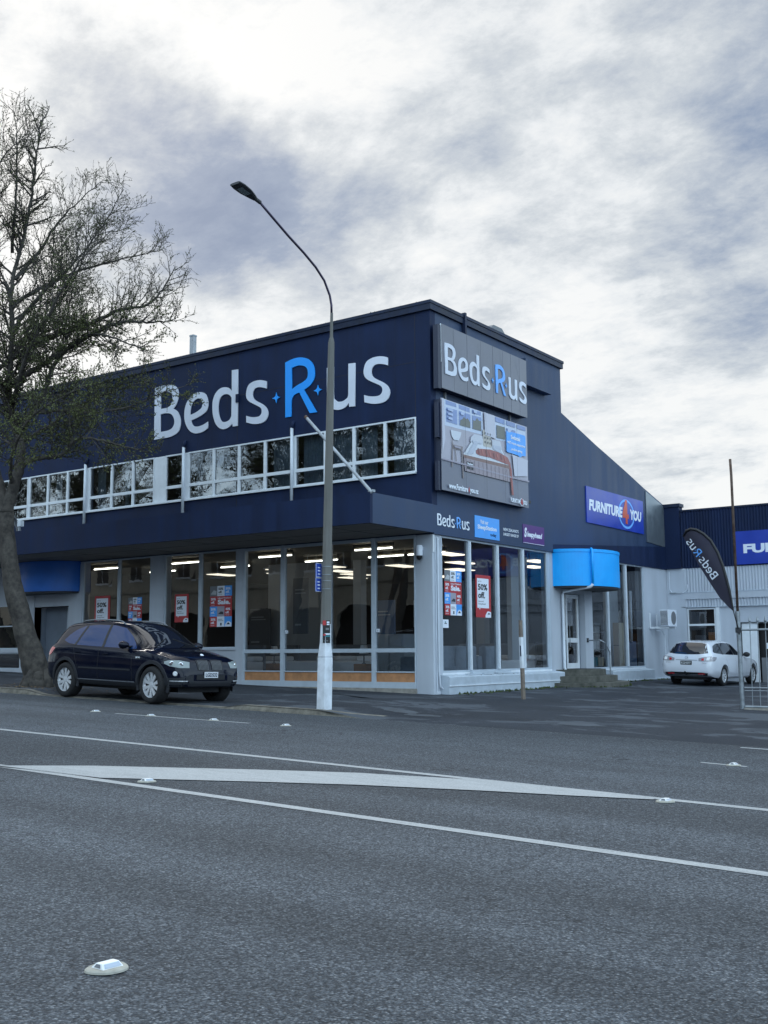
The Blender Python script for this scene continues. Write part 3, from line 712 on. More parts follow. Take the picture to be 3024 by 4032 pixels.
# side door
dr = MB(); X = XS-.24
dr.box(X, X+.06, 30.27, 30.36, .93, 3.18, 'white_frame'); dr.box(X, X+.06, 31.05, 31.14, .93, 3.18, 'white_frame'); dr.box(X, X+.06, 30.36, 31.05, .93, 1.10, 'white_frame'); dr.box(X, X+.06, 30.36, 31.05, 3.07, 3.18, 'white_frame'); dr.box(X, X+.06, 30.36, 31.05, 1.72, 1.86, 'white_frame')
d = part(dr, 'door', bld)
g = MB(); g.quad((X+.03, 30.36, 1.1), (X+.03, 31.05, 1.1), (X+.03, 31.05, 3.07), (X+.03, 30.36, 3.07), 'glass'); p = g.build('pane', None, fix=False); p.parent = d
g = MB().tube([(X+.10, 30.42, 1.6), (X+.10, 30.42, 2.3)], .012, 8, 'galv'); p = g.build('handle', None); p.parent = d
b = MB(); b.box(X, X+.05, 29.62, 30.26, .93, 1.8, 'greypanel'); b.box(X-.001, X+.05, 31.14, 31.22, .93, 3.2, 'greypanel'); b.box(X, X+.05, 29.62, 29.68, 1.8, 3.18, 'white_frame'); part(b, 'door_surround', bld)
g = MB(); g.quad((X+.03, 29.68, 1.8), (X+.03, 30.26, 1.8), (X+.03, 30.26, 3.18), (X+.03, 29.68, 3.18), 'glass'); part(g, 'side_light', bld, fix=False)
h = hood(XS+.002, 30.72, 1.62, 1.22, 3.37, 4.46, 'x', 'blue'); part(h, 'entrance_hood', bld)
b = MB(); pp = []
# steps
st = wthing('entrance_steps', 'three worn curved concrete steps below the bright blue entrance hood', 'steps', (-14.2, 30.45, .36))
for a_, b_, z0, z1 in ((1.92, 1.52, .25, .56), (1.58, 1.18, .5601, .74), (1.28, .82, .7401, .925)):
    m = MB(); pts = [(XS-.0+b_*math.sin(math.pi*i/36), 30.42-a_*math.cos(math.pi*i/36)) for i in range(37)]
    m.prism(pts, 'z', z0, z1, 'step'); part(m, 'step', st, bevel=.012)
m = MB(); m.box(XS-.2, XS+.6, 29.95, 30.95, .926, .94, 'black'); part(m, 'door_mat', st)
hr = MB(); hr.tube([(XS+.02, 31.35, 1.79), (XS+.40, 31.4, 1.79), (XS+.50, 31.5, 1.72), (XS+.55, 31.75, 1.42), (XS+.55, 31.75, .70)], .021, 10, 'galv'); hr.box(XS+.001, XS+.02, 31.29, 31.41, 1.73, 1.86, 'black')
tag(hr.build('handrail', None, smooth=False), 'grey bent steel handrail fixed to the pillar beside the curved steps', 'handrail')
# downpipe of the side door
dp = MB(); dp.tube([(XS+.96, 29.72, 4.475), (XS+1.01, 29.68, 4.44), (XS+1.01, 29.68, 3.42)], .036, 8, 'blue'); part(dp, 'hood_downpipe', bld, smooth=True)
dp = MB(); dp.tube([(XS+1.01, 29.68, 3.42), (XS+.95, 29.66, 3.34), (XS+.1, 29.60, 3.22), (XS+.07, 29.58, 3.12), (XS+.07, 29.58, .98), (XS+.12, 29.56, .90)], .043, 10, 'pvc'); part(dp, 'downpipe', bld, smooth=True)
# corner services
dp = MB(); dp.tube([(XS+.03, 22.80, 4.3), (XS+.03, 22.80, 1.0), (XS+.04, 22.84, .62), (XS+.12, 23.0, .47)], .022, 8, 'pvc'); dp.tube([(XS+.02, 22.72, 4.30), (XS+.02, 22.72, .5)], .012, 6, 'pvc')
dp.box(XS-.001, XS+.035, 22.70, 22.86, .40, .50, 'pvc'); dp.box(XS+.001, XS+.03, 22.60, 22.66, 3.92, 4.36, 'white_frame'); dp.tube([(XS+.03, 22.80, 4.2), (XS+.04, 22.9, 4.33), (XS+.04, 22.99, 4.1)], .012, 6, 'pvc')
part(dp, 'cable_conduit', bld, smooth=False)
# flat timber cleats left on the ledge under the side window
b = MB()
for y0, y1, z, x0 in ((24.3, 26.3, .915, XS+.02), (23.9, 24.6, .88, XS+.10), (24.7, 25.2, .88, XS+.12), (25.4, 25.9, .88, XS+.14), (25.9, 26.6, .88, XS+.1)): b.box(x0, x0+.08, y0, y1, z, z+.035, 'frame')
for y in (24.5, 25.0, 25.6, 26.2): b.box(XS+.2, XS+.23, y, y+.04, .80, .88, 'mid')
part(b, 'ledge_bracket', bld)

# showroom interior
b = MB()
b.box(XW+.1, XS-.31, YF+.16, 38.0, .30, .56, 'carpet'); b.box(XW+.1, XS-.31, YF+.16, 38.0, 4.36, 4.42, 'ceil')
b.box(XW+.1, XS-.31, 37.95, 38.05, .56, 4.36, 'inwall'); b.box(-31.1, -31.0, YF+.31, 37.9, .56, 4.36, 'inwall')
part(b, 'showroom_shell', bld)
for c_ in ((-27.2, -26.95, 25.0, 25.25, .56, 4.36), (-20.9, -20.6, 27.5, 27.8, .56, 4.36), (-17.6, -17.3, 29.5, 29.8, .56, 4.36), (-24.2, -21.8, 27.2, 27.3, .56, 4.36), (-15.6, -15.45, 27.9, 28.9, .95, 4.3), (-15.8, -15.65, 35.0, 35.9, .9, 4.3)):
    part(MB().box(*c_, 'inlight'), 'partition', bld)
proto = None
def lamp(kind, x, y, z=4.2, rot=0):
    global proto
    L_ = 'narrow lit strip lamp under the ceiling, the one nearest' 
    return None
def light_obj(x, y, label, tube=True):
    l = wthing('ceiling_light', label, 'ceiling light', (x, y, 4.3), 'strip lamps on the showroom ceiling' if tube else 'flat panel lamps on the showroom ceiling')
    if tube:
        part(MB().box(x-.66, x+.66, y-.04, y+.04, 4.27, 4.36, 'ceil'), 'housing', l); part(MB().tube([(x-.62, y, 4.22), (x+.62, y, 4.22)], .020, 10, 'tube'), 'tube', l)
    else:
        part(MB().box(x-.32, x+.32, y-.62, y+.62, 4.31, 4.359, 'white'), 'housing', l); part(MB().box(x-.28, x+.28, y-.58, y+.58, 4.29, 4.309, 'troffer'), 'diffuser', l)
    return l
row1 = [(-28.0, 'by the dark blue hood'), (-24.4, 'above the larger sale poster'), (-20.75, 'in the first tall glazed bay'), (-17.25, 'across the last window post')]
for x, wh in row1: light_obj(x, 23.6, 'lit strip lamp in the front row, '+wh)
row2 = [(-27.6, 'above the right half of the dark car roof'), (-24.25, 'at the thick post before the glazed front'), (-20.7, 'split by the street lamp pole'), (-18.3, 'in the fourth tall bay'), (-16.9, 'beside the corner pillar')]
for x, wh in row2: light_obj(x, 25.65, 'lit strip lamp in the second row, '+wh)
panels = [(-26.0, 30.0, 'seen in the second street bay, below a strip lamp'), (-25.4, 33.4, 'lowest one seen just right of the street lamp pole'), (-23.6, 30.4, 'just right of the street lamp pole, above a narrower one'),
          (-24.2, 32.0, 'between two others right of the street lamp pole'), (-20.6, 29.8, 'broadest one in the last street bay by the corner pillar'), (-20.0, 32.5, 'in the second side pane, left of the red notice'),
          (-18.4, 30.0, 'in the second side pane, above its neighbour'), (-17.0, 27.0, 'in the first side pane above the sale poster'), (-17.4, 33.0, 'lower one in the last side pane by the blue hood'),
          (-16.2, 31.0, 'upper one in the last side pane by the blue hood'), (-22.3, 35.2, 'farthest one in the first side pane'), (-28.0, 29.0, 'above the larger sale poster, beyond the strip lamp'), (-24.8, 28.6, 'touching the first post of the tall glazed front'), (-22.6, 28.4, 'nearest the glass in the third tall bay')]
for x, y, wh in panels: light_obj(x, y, 'lit flat ceiling panel '+wh, False)
# furniture seen through the glass
def soft(x0, x1, y0, y1, z0, z1, m): return MB().box(x0, x1, y0, y1, z0, z1, m)
sf = wthing('sofa', 'grey fabric sofa seen from behind through the side window beside the corner pillar', 'sofa', (-15.6, 24.6, .56))
part(soft(-16.1, -15.25, 23.3, 25.6, .75, 1.15, 'sofa'), 'seat', sf, bevel=.05); part(soft(-15.45, -15.2, 23.35, 24.4, 1.0, 1.62, 'sofa'), 'backrest', sf, bevel=.07); part(soft(-15.45, -15.2, 24.42, 25.5, 1.0, 1.62, 'sofa'), 'backrest', sf, bevel=.07)
part(soft(-16.1, -15.2, 23.15, 23.34, .7, 1.35, 'sofa'), 'arm', sf, bevel=.05); part(soft(-16.1, -15.2, 25.56, 25.8, .7, 1.35, 'sofa'), 'arm', sf, bevel=.05)
part(soft(-15.42, -15.22, 23.4, 25.5, .70, 1.1, 'sofa'), 'base', sf)
sf2 = wthing('armchair', 'grey armchair behind the third pane of the side window', 'armchair', (-15.7, 26.4, .56))
part(soft(-16.1, -15.3, 26.1, 26.9, .75, 1.1, 'sofa'), 'seat', sf2, bevel=.05); part(soft(-15.5, -15.25, 26.05, 26.95, .8, 1.62, 'sofa'), 'backrest', sf2, bevel=.08)
def bed(x, y, lab, w_=1.5, l_=2.0):
    t = wthing('display_bed', lab, 'bed', (x, y, .56), 'beds on display in the showroom')
    part(soft(x-w_/2, x+w_/2, y-l_/2, y+l_/2, .62, .9, 'mid'), 'base', t, bevel=.02); part(soft(x-w_/2+.01, x+w_/2-.01, y-l_/2, y+l_/2, .9, 1.22, 'linen'), 'mattress', t, bevel=.05)
    part(soft(x-w_/2, x+w_/2, y+l_/2, y+l_/2+.1, .62, 1.7, 'mid'), 'headboard', t, bevel=.02)
    for s in (-1, 1): part(soft(x+s*.37-.3, x+s*.37+.3, y+l_/2-.5, y+l_/2-.1, 1.22, 1.36, 'linen'), 'pillow', t, bevel=.05)
bed(-18.9, 25.4, 'white display bed behind the glass next to the street lamp pole'); bed(-20.6, 25.6, 'white display bed behind the first tall glazed bay'); bed(-22.6, 23.9, 'low white display bed close to the glass under the larger sale poster', 1.2, 1.3); bed(-26.6, 24.6, 'white display bed behind the two small notices by the dark blue hood')
bed(-17.0, 27.6, 'white display bed in the last street bay beyond the cabinet', 1.4); bed(-16.0, 28.2, 'white display bed behind the side window by the blue hood', 1.2); bed(-22.8, 25.2, 'white display bed behind the sale poster')
cb = wthing('cabinet', 'white showroom cabinet behind the street glass near the corner', 'cabinet', (-17.1, 24.4, .56))
part(soft(-17.6, -16.7, 24.2, 24.7, .6, 1.95, 'inlight'), 'carcass', cb); part(soft(-17.55, -17.17, 24.17, 24.19, .7, 1.9, 'inlight'), 'door', cb); part(soft(-17.13, -16.75, 24.17, 24.19, .7, 1.9, 'inlight'), 'door', cb)
def crate(name, lab, cat, x0, x1, y0, y1, z0, z1, m, extra=None):
    b = MB().box(x0, x1, y0, y1, z0, z1, m)
    b.box(x0+.001, x1-.001, y0-.002, y1+.002, z0+(z1-z0)*.48, z0+(z1-z0)*.49, 'dark')
    if extra: extra(b)
    return tag(b.build(name, None, bevel=0), lab, cat)
crate('tall_carton', 'tall cream cardboard carton leaning inside the window right of the steps', 'carton', -15.25, -15.05, 34.50, 35.16, .93, 2.40, 'carton')
for y0, t_ in ((35.2, 'with its edge against the cream carton'), (35.53, 'nearest the grey end pillar')):
    bx = crate('mattress_box', 'blue-grey mattress box standing in the side window, '+t_, 'mattress box', -15.2, -15.0, y0, y0+.32, .93, 1.78, 'greyblue' if False else 'bluebox')
    bx['group'] = 'blue mattress boxes in the side window'
tb = MB().tube([(-15.0, 35.42, 1.75), (-15.0, 35.46, 3.5)], .055, 14, 'white'); tag(tb.build('white_tube', None, smooth=True), 'long white cardboard tube standing on the blue boxes in the window', 'tube')
sh = wthing('shelf_unit', 'metal shelf with boxes behind the window right of the handrail', 'shelf', (-15.3, 32.6, .56))
for y in (31.95, 33.4): part(soft(-15.55, -15.5, y, y+.04, .6, 2.6, 'galv'), 'post', sh); part(soft(-15.1, -15.05, y, y+.04, .6, 2.6, 'galv'), 'post', sh)
for z in (.95, 1.5, 2.05): part(soft(-15.56, -15.04, 31.95, 33.44, z, z+.03, 'galv'), 'shelf', sh)
random.seed(21)
for i, (y, z, mt, nm) in enumerate(((32.05, .98, 'inlight', 'pale'), (32.55, .98, 'teal', 'teal'), (33.0, .98, 'carton', 'brown'), (32.1, 1.53, 'white', 'white'), (32.7, 1.53, 'inlight', 'light grey'), (32.15, 2.08, 'white', 'white'), (32.8, 2.08, 'mid', 'dark grey'))):
    bb_ = MB().box(-15.45, -15.12, y, y+.4, z, z+.28, mt).box(-15.451, -15.119, y+.18, y+.22, z+.001, z+.281, 'mid')
    lvl = {'0.98': 'bottom', '1.53': 'middle', '2.08': 'top'}['%.2f' % z]
    tag(bb_.build('storage_box', None), '%s storage box on the %s shelf behind the side window%s' % (nm, lvl, ', at its end' if i in (2, 4) else ''), 'box', 'boxes on the window shelf')
for x, y, z0, z1, w_, mt, lab in ((-20.3, 24.2, 2.0, 3.6, .55, 'mid', 'tall grey hanging banner behind the first glazed bay'), (-19.0, 26.5, 1.4, 3.0, .8, 'bluebox', 'blue display board behind the second glazed bay'), (-17.9, 27.2, 2.2, 3.0, 1.0, 'inlight', 'pale display board in the third glazed bay'), (-24.3, 26.9, 1.6, 2.9, .9, 'mid', 'grey display board in the bay of the larger sale poster')):
    t = wthing('display_board', lab, 'display board', (x, y, z0)); part(MB().box(x-w_/2, x+w_/2, y, y+.04, z0, z1, mt), 'board', t)
    put('print', join_meshes('print', [RC(.08, (z1-z0)*.78, w_*.6, .035, 'inlight'), RC(.08, (z1-z0)*.72, w_*.7, .03, 'inlight'), RC(.08, (z1-z0)*.15, w_*.4, .05, 'inlight')]), FA(x-w_/2, y-.001, z0), t)
for x, y, lab in ((-18.1, 24.3, 'small bedside lamp behind the post of the fourth tall bay'), (-21.9, 24.9, 'small bedside lamp left of the first tall glazed bay')):
    t = wthing('bedside_lamp', lab, 'lamp', (x, y, .56)); part(MB().box(x-.2, x+.2, y-.2, y+.2, .6, 1.15, 'wood'), 'table', t); part(MB().lathe([(0, 1.151), (.07, 1.151), (.02, 1.19), (.02, 1.45)], 14, 'mid', c=(x, y, 0)), 'stand', t); part(MB().lathe([(.13, 1.42), (.09, 1.66)], 18, 'linen', c=(x, y, 0)), 'lamp_shade', t)
dk = wthing('desk', 'pale desk with a screen beyond the first glazed bay', 'desk', (-19.6, 28.5, .56))
part(soft(-20.3, -18.9, 28.2, 28.9, 1.28, 1.32, 'inlight'), 'top', dk); part(soft(-20.3, -20.2, 28.2, 28.9, .56, 1.28, 'inlight'), 'leg', dk); part(soft(-19.0, -18.9, 28.2, 28.9, .56, 1.28, 'inlight'), 'leg', dk)

# chimney, roof vent, camera, dish, flag pole
b = MB().box(-24.37, -24.21, 23.6, 23.74, 9.8, 11.35, 'galvp').box(-24.38, -24.20, 23.59, 23.75, 11.351, 11.40, 'galv'); tag(b.build('flue', None), 'square pale metal flue rising behind the street parapet', 'flue')
b = MB().box(-16.5, -15.9, 27.7, 28.4, 9.9, 11.05, 'concrete').prism([(27.6, 11.051), (28.5, 11.051), (28.3, 11.2), (27.8, 11.2)], 'x', -16.6, -15.8, 'mid'); tag(b.build('roof_vent', None), 'small boxy vent cap peeping over the side parapet', 'roof vent')
cm = wthing('security_camera', 'white dome security camera on the corner pillar under the canopy', 'security camera', (-15.03, 22.5, 3.9))
m = MB(); m.lathe([(.0, 4.10), (.07, 4.10), (.085, 4.06), (.085, 3.86), (.078, 3.84)], 20, 'white', c=(-15.03, 22.5, 0)); m.box(-15.08, -14.98, 22.5, 22.599, 3.98, 4.06, 'white'); part(m, 'housing', cm, smooth=False)
m = MB(); m.lathe([(.078, 3.839), (.07, 3.78), (.045, 3.74), (0, 3.73)], 20, 'black', c=(-15.03, 22.5, 0)); part(m, 'dome', cm, smooth=True)
m = MB(); m.tube([(-14.72, 20.0, 5.112), (-14.62, 19.93, 5.12), (-16.57, 19.92, 7.10)], [.0, .045, .045], 10, 'pvc') if False else m.tube([(-14.62, 19.95, 5.10), (-16.55, 19.95, 7.08)], .038, 12, 'galvp'); 
m.tube([(-16.55, 19.95, 7.08), (-16.60, 19.95, 7.13)], .044, 12, 'rust')
m.box(-14.72, -14.60, 19.94, 20.06, 5.112, 5.17, 'galv')
tag(m.build('leaning_pole', None, smooth=False), 'pale flagpole leaning from the canopy corner across the upper windows', 'pole')
ds = wthing('satellite_dish', 'small dark satellite dish on the canopy below the upper windows by the tree', 'satellite dish', (-30.0, 21.5, 5.1))
m = MB(); 
prof = [(0, 0), (.12, .01), (.22, .035), (.32, .08)]
m.lathe([(r, h_) for r, h_ in prof] + [(.325, .075)] + [(.0, -.012)], 24, 'mid', axis='y'); 
mt = Matrix.Translation((-30.0, 21.5, 5.55)) @ Matrix.Rotation(R(-50), 4, 'Z') @ Matrix.Rotation(R(20), 4, 'X')
m.v = [tuple(mt @ Vector(v)) for v in m.v]; part(m, 'reflector_bowl', ds, smooth=True)
m = MB().tube([(-29.7, 21.4, 5.06), (-29.35, 21.2, 5.6)], .03, 8, 'pvc'); m.box(-29.42, -29.26, 21.15, 21.28, 5.48, 5.66, 'pvc'); m.tube([(-30, 21.6, 5.05), (-30, 21.55, 5.5)], .025, 8, 'mid'); part(m, 'arm', ds)
# ------------------------------------------------------------------ signs
big = wthing('wall_lettering', 'huge pale letters with a bright blue R and two stars on the navy street wall', 'sign lettering', (-20.4, 22.55, 8))
for g, me in logo_parts(1, 1, .025, 'letter_white', 'letter_blue'):
    dx = 0
    o = put({'star': 'star'}.get(g, 'letter'), me, FA(-24.79, YF-.0165, 7.94), big)
m = MB(); m.box(-21.36, -21.25, YF-.07, YF-.03, 8.62, 8.86, 'navy'); part(m, 'conduit_box', big)
def sgn(name, label, cat, loc, group=None): return wthing(name, label, cat, loc, group)
s1 = sgn('box_sign', 'charcoal box sign with pale letters, upper of two on the side wall', 'sign', (XS, 25, 8.9))
b = MB().box(XS+.001, XS+.22, 22.74, 27.28, 8.09, 9.75, 'box_side').box(XS+.10, XS+.24, 22.60, 22.739, 8.05, 9.70, 'box_side'); b.box(XS+.221, XS+.25, 22.735, 22.76, 8.75, 9.75, 'white_frame')
part(b, 'casing', s1)
b = MB(); ys = [22.72, 24.0, 25.35, 26.35, 27.28]
for i in range(4): b.box(XS+.2201, XS+.25, ys[i]+.006+(0.02 if i == 0 else 0), ys[i+1]-.006, 8.08, 9.75, 'sign_grey')
for y in (23.35, 24.7, 25.9, 26.85): b.box(XS+.250, XS+.2512, y-.003, y+.003, 8.1, 9.74, 'box_side')
part(b, 'face_panel', s1)
b = MB(); random.seed(4)
for (y, z) in ((23.3, 9.7), (24.55, 9.6), (25.75, 9.7), (26.6, 9.6)):
    for k in range(5):
        y2 = y+random.uniform(-.03, .12)*(1 if k < 3 else 2); z2 = z-random.uniform(.1, .22)
        b.quad((XS+.2525, y, z), (XS+.2525, y2, z2), (XS+.2525, y2+.008, z2), (XS+.2525, y+.008, z), 'mid'); y, z = y2, z2
part(b, 'crack', s1, fix=False)
items = [(me, T3(0, 0)) for g, me in logo_parts(.49, .50, .02, 'letter_white', 'letter_blue_pale')]
put('lettering', join_meshes('lettering', items), FB(XS+.262, 22.88, 8.47), s1)
b = MB().box(XS+.001, XS+.23, 27.285, 28.88, 9.07, 9.85, 'navy_side_lit'); tag(b.build('sign_backing_box', None), 'plain navy box beside the charcoal sign high on the side wall', 'box')
part(MB().box(XS+.001, XS+.06, 23.2, 23.26, 7.81, 8.08, 'mid'), 'bracket', s1); part(MB().box(XS+.001, XS+.06, 26.6, 26.66, 7.81, 8.08, 'mid'), 'bracket', s1)
for k_, c_ in (('bb_wall', (.34, .33, .40)), ('bb_floor', (.12, .13, .18)), ('bb_winf', (.45, .52, .66)), ('bb_pane', (.17, .24, .46)), ('bb_tree', (.10, .11, .10)), ('bb_chair', (.50, .54, .62)), ('bb_chair2', (.16, .13, .14)), ('bb_pillow', (.45, .48, .56)), ('bb_patt', (.40, .38, .35)), ('bb_bed', (.52, .56, .64)), ('bb_brown', (.16, .08, .07)), ('bb_base', (.24, .20, .24)), ('bb_red', (.24, .06, .06))):
    M[k_] = pmat(k_, c_, .35, var=.10 if k_ in ('bb_wall', 'bb_floor', 'bb_pane', 'bb_bed') else 0, vscale=1.1)
s2 = sgn('billboard', 'printed billboard of a bedroom with a red throw, lower of two on the side wall', 'billboard', (XS, 25, 6.6))
part(MB().box(XS+.001, XS+.22, 22.74, 27.28, 5.50, 7.80, 'box_side').box(XS+.10, XS+.20, 22.62, 22.739, 5.46, 6.2, 'box_side').box(XS+.10, XS+.20, 22.62, 22.739, 6.8, 7.7, 'box_side').box(XS+.05, XS+.12, 27.281, 27.62, 5.66, 5.74, 'black'), 'casing', s2)
ART = [('bb_wall', [(0, 2.34), (4.56, 2.34), (4.56, .74), (3.54, .73), (0, .76)]), ('bb_floor', [(0, .76), (3.54, .73), (4.56, .74), (4.56, 0), (0, 0)]),
('bb_winf', [(0.11, 2.33), (2.07, 2.33), (2.07, 1.71), (0.16, 1.66)]), ('bb_winf', [(2.7, 2.33), (4.46, 2.32), (4.48, 1.79), (2.73, 1.69)]),
('bb_pane', [(0.23, 2.32), (0.74, 2.32), (0.74, 2.22), (0.23, 2.21)]), ('bb_pane', [(0.86, 2.32), (1.4, 2.32), (1.4, 2.2), (0.86, 2.21)]), ('bb_pane', [(1.52, 2.31), (1.97, 2.32), (1.97, 2.22), (1.52, 2.2)]),
('bb_pane', [(0.25, 2.13), (0.77, 2.15), (0.77, 1.77), (0.25, 1.77)]), ('bb_pane', [(0.86, 2.15), (1.43, 2.15), (1.43, 1.79), (0.86, 1.78)]), ('bb_pane', [(1.52, 2.15), (1.99, 2.17), (1.99, 1.8), (1.52, 1.79)]),
('bb_tree', [(0.89, 1.78), (0.92, 1.92), (1.0, 1.95), (1.1, 2.03), (1.2, 1.99), (1.28, 2.03), (1.41, 1.94), (1.41, 1.79)]), ('bb_tree', [(1.53, 1.79), (1.55, 2.03), (1.66, 2.02), (1.76, 2.12), (1.86, 2.06), (1.97, 2.07), (1.97, 1.8)]),
('bb_pane', [(2.73, 2.32), (3.25, 2.32), (3.25, 2.19), (2.73, 2.19)]), ('bb_pane', [(3.34, 2.32), (3.84, 2.32), (3.84, 2.2), (3.34, 2.19)]), ('bb_pane', [(3.94, 2.31), (4.44, 2.31), (4.44, 2.2), (3.94, 2.19)]),
('bb_tree', [(2.79, 2.1), (3.25, 2.11), (3.25, 1.77), (2.79, 1.75)]), ('bb_pane', [(3.34, 2.11), (3.84, 2.11), (3.84, 1.97), (3.34, 1.95)]),
('bb_chair', [(0.43, 1.58), (0.95, 1.6), (0.89, 1.46), (0.8, 1.36), (0.57, 1.35), (0.47, 1.43)]), ('bb_chair2', [(0.47, 1.4), (0.54, 1.22), (1.01, 1.23), (0.99, 1.13), (0.5, 1.11)]),
('bb_chair2', [(0.47, 1.11), (0.52, 1.11), (0.5, 0.63), (0.45, 0.64)]), ('bb_chair2', [(0.93, 1.12), (0.99, 1.12), (1.04, 0.41), (0.98, 0.41)]), ('bb_chair2', [(0.62, 1.11), (0.655, 1.11), (0.70, 0.75), (0.665, 0.75)]),
('bb_bed', [(1.46, 1.46), (3.02, 1.46), (3.41, 1.07), (1.01, 1.03)]), ('bb_pillow', [(1.4, 1.54), (1.58, 1.65), (2.0, 1.67), (2.07, 1.45), (1.58, 1.39), (1.37, 1.43)]), ('bb_pillow', [(2.51, 1.65), (2.95, 1.67), (3.05, 1.44), (2.51, 1.42)]),
('bb_patt', [(2.02, 1.85), (2.44, 1.87), (2.47, 1.42), (2.04, 1.4)]), ('bb_brown', [(1.01, 1.03), (3.41, 1.07), (3.41, 0.97), (1.04, 0.95)]), ('bb_base', [(1.04, 0.95), (3.41, 0.97), (3.44, 0.61), (1.07, 0.61)]),
('bb_red', [(1.64, 1.23), (1.82, 1.3), (2.38, 1.36), (2.89, 1.35), (3.34, 1.28), (3.49, 1.13), (3.61, 0.56), (3.64, 0.26), (3.53, 0.26), (3.41, 1.08), (3.02, 1.1), (2.38, 1.14), (1.82, 1.12), (1.65, 1.15)]), ('dark', [(1.16, 0.87), (1.49, 0.88), (1.5, 0.67), (1.16, 0.68)]),
('skyblue', [(3.29, 2.03), (4.34, 2.05), (4.39, 2.01), (4.39, 1.46), (4.18, 1.44), (4.05, 1.38), (3.94, 1.42), (3.33, 1.43), (3.28, 1.45)])]
items = [(shape(p, n, .0012*(i+1), .0008), T3(0, 0)) for i, (n, p) in enumerate(ART)]
z9 = .0012*(len(ART)+2)
random.seed(31)
for k_, c_ in (('bb_w2', (.44, .45, .54)), ('bb_w3', (.26, .24, .31)), ('bb_f2', (.138, .145, .195)), ('bb_r2', (.34, .10, .09)), ('bb_r3', (.13, .03, .035)), ('bb_b2', (.38, .42, .52)), ('bb_s2', (.205, .17, .205)), ('bb_sky', (.36, .44, .64))):
    M[k_] = pmat(k_, c_, .35)
X_ = []
X_ += [('bb_w2', [(2.1, 2.33), (2.66, 2.33), (2.70, 1.70), (2.12, 1.72)]), ('bb_w2', [(.0, 2.33), (.10, 2.33), (.14, 1.3), (.0, .9)]), ('bb_w2', [(3.6, 1.40), (4.5, 1.36), (4.45, .9), (3.7, .8)]), ('bb_w3', [(0, .80), (3.54, .77), (3.54, .73), (0, .76)]), ('bb_w3', [(3.55, .77), (4.56, .78), (4.56, .74), (3.55, .73)])]
X_ += [('bb_sky', [(.27+.02*i, 2.11-.11*i), (.55-.03*i, 2.12-.11*i), (.52, 2.06-.11*i), (.29, 2.06-.11*i)]) for i in range(3)]
X_ += [('bb_sky', [(.9, 2.13), (1.1, 2.14), (1.05, 2.06), (.9, 2.06)]), ('bb_sky', [(3.36, 2.10), (3.6, 2.10), (3.5, 2.0), (3.36, 2.0)]), ('bb_sky', [(1.55, 2.30), (1.75, 2.30), (1.7, 2.23), (1.56, 2.22)])]
for i in range(11): a = 1.12+i*.215; X_.append(('bb_s2', [(a, .945), (a+.03, .945), (a+.045, .62), (a+.02, .62)]))
for i in range(8): a = 1.72+i*.2; X_.append(('bb_r2' if i % 2 else 'bb_r3', [(a, 1.29+.02*math.sin(i)), (a+.07, 1.31), (a+.12, 1.17), (a+.06, 1.155)]))
X_ += [('bb_b2', [(1.55, 1.44), (1.75, 1.44), (1.5, 1.12), (1.2, 1.06)]), ('bb_b2', [(2.5, 1.44), (2.9, 1.45), (3.1, 1.32), (2.6, 1.38)]), ('bb_b2', [(1.45, 1.47), (1.9, 1.47), (1.95, 1.44), (1.5, 1.41)]), ('bb_b2', [(2.55, 1.50), (2.95, 1.53), (3.0, 1.46), (2.55, 1.44)]),
       ('bb_w3', [(.55, 1.2), (.9, 1.2), (.85, 1.15), (.58, 1.15)]), ('bb_r2', [(3.50, 1.0), (3.545, 1.0), (3.60, .3), (3.56, .3)])]
for i, (n, p) in enumerate(X_): items.append((shape(p, n, z9-.0006+.00002*i, .0004), T3(0, 0)))
z9 += .003
for yy in (1.9, 2.08, 2.25, 2.42):
    pass
for bx_, by_ in ((2.10, 1.5), (2.10, 1.62), (2.10, 1.74), (2.24, 1.5), (2.24, 1.62), (2.24, 1.74), (2.37, 1.5), (2.37, 1.62), (2.37, 1.74)): items.append((rect(.05, .055, 'mid', bx_, by_, z9), T3(0, 0)))
for tx, x, y, w_, h_, mt in (('Swisstek', 3.53, 1.83, .55, .12, 'white'), ("NZ's most supportive", 3.34, 1.67, 1.0, .09, 'white'), ('pocket spring', 3.55, 1.50, .62, .09, 'white'), ('www.Furniture', .28, .06, .92, .15, 'white'), ('4', 1.215, .06, .07, .15, 'red'), ('you.nz', 1.30, .03, .42, .14, 'white'),
                             ('FURNITURE', 3.46, .06, .56, .12, 'white'), ('YOU', 4.15, .06, .24, .12, 'white'), ('Sleepyhead', 1.19, .78, .27, .07, 'white')):
    items.append((textmesh('t', tx, w_, h_, mt, bold=.03 if h_ > .06 else .0), T3(x, y, z9)))
def ring(cx, cy, rx, ry, t, mat, z):
    o = [(cx+rx*math.cos(2*math.pi*i/40), cy+ry*math.sin(2*math.pi*i/40)) for i in range(40)]
    q = [(cx+(rx-t)*math.cos(2*math.pi*i/40), cy+(ry-t)*math.sin(2*math.pi*i/40)) for i in range(40)]
    me = loops_mesh('ring', [o, q], mat, .002)
    for v in me.vertices: v.co.z += z
    return me
def four(x, y, h, mat, z):
    w_ = h*.62
    me = loops_mesh('four', [[(x+.45*w_, y), (x+.78*w_, y), (x+.78*w_, y+.24*h), (x+w_, y+.24*h), (x+w_, y+.42*h), (x+.78*w_, y+.42*h), (x+.78*w_, y+h), (x+.5*w_, y+h), (x, y+.42*h), (x, y+.24*h), (x+.45*w_, y+.24*h)]], mat, .002)
    for v in me.vertices: v.co.z += z
    return me
items += [(ring(4.09, .12, .14, .10, .016, 'white', z9), T3(0, 0)), (four(4.03, .03, .19, 'red', z9+.002), T3(0, 0))]
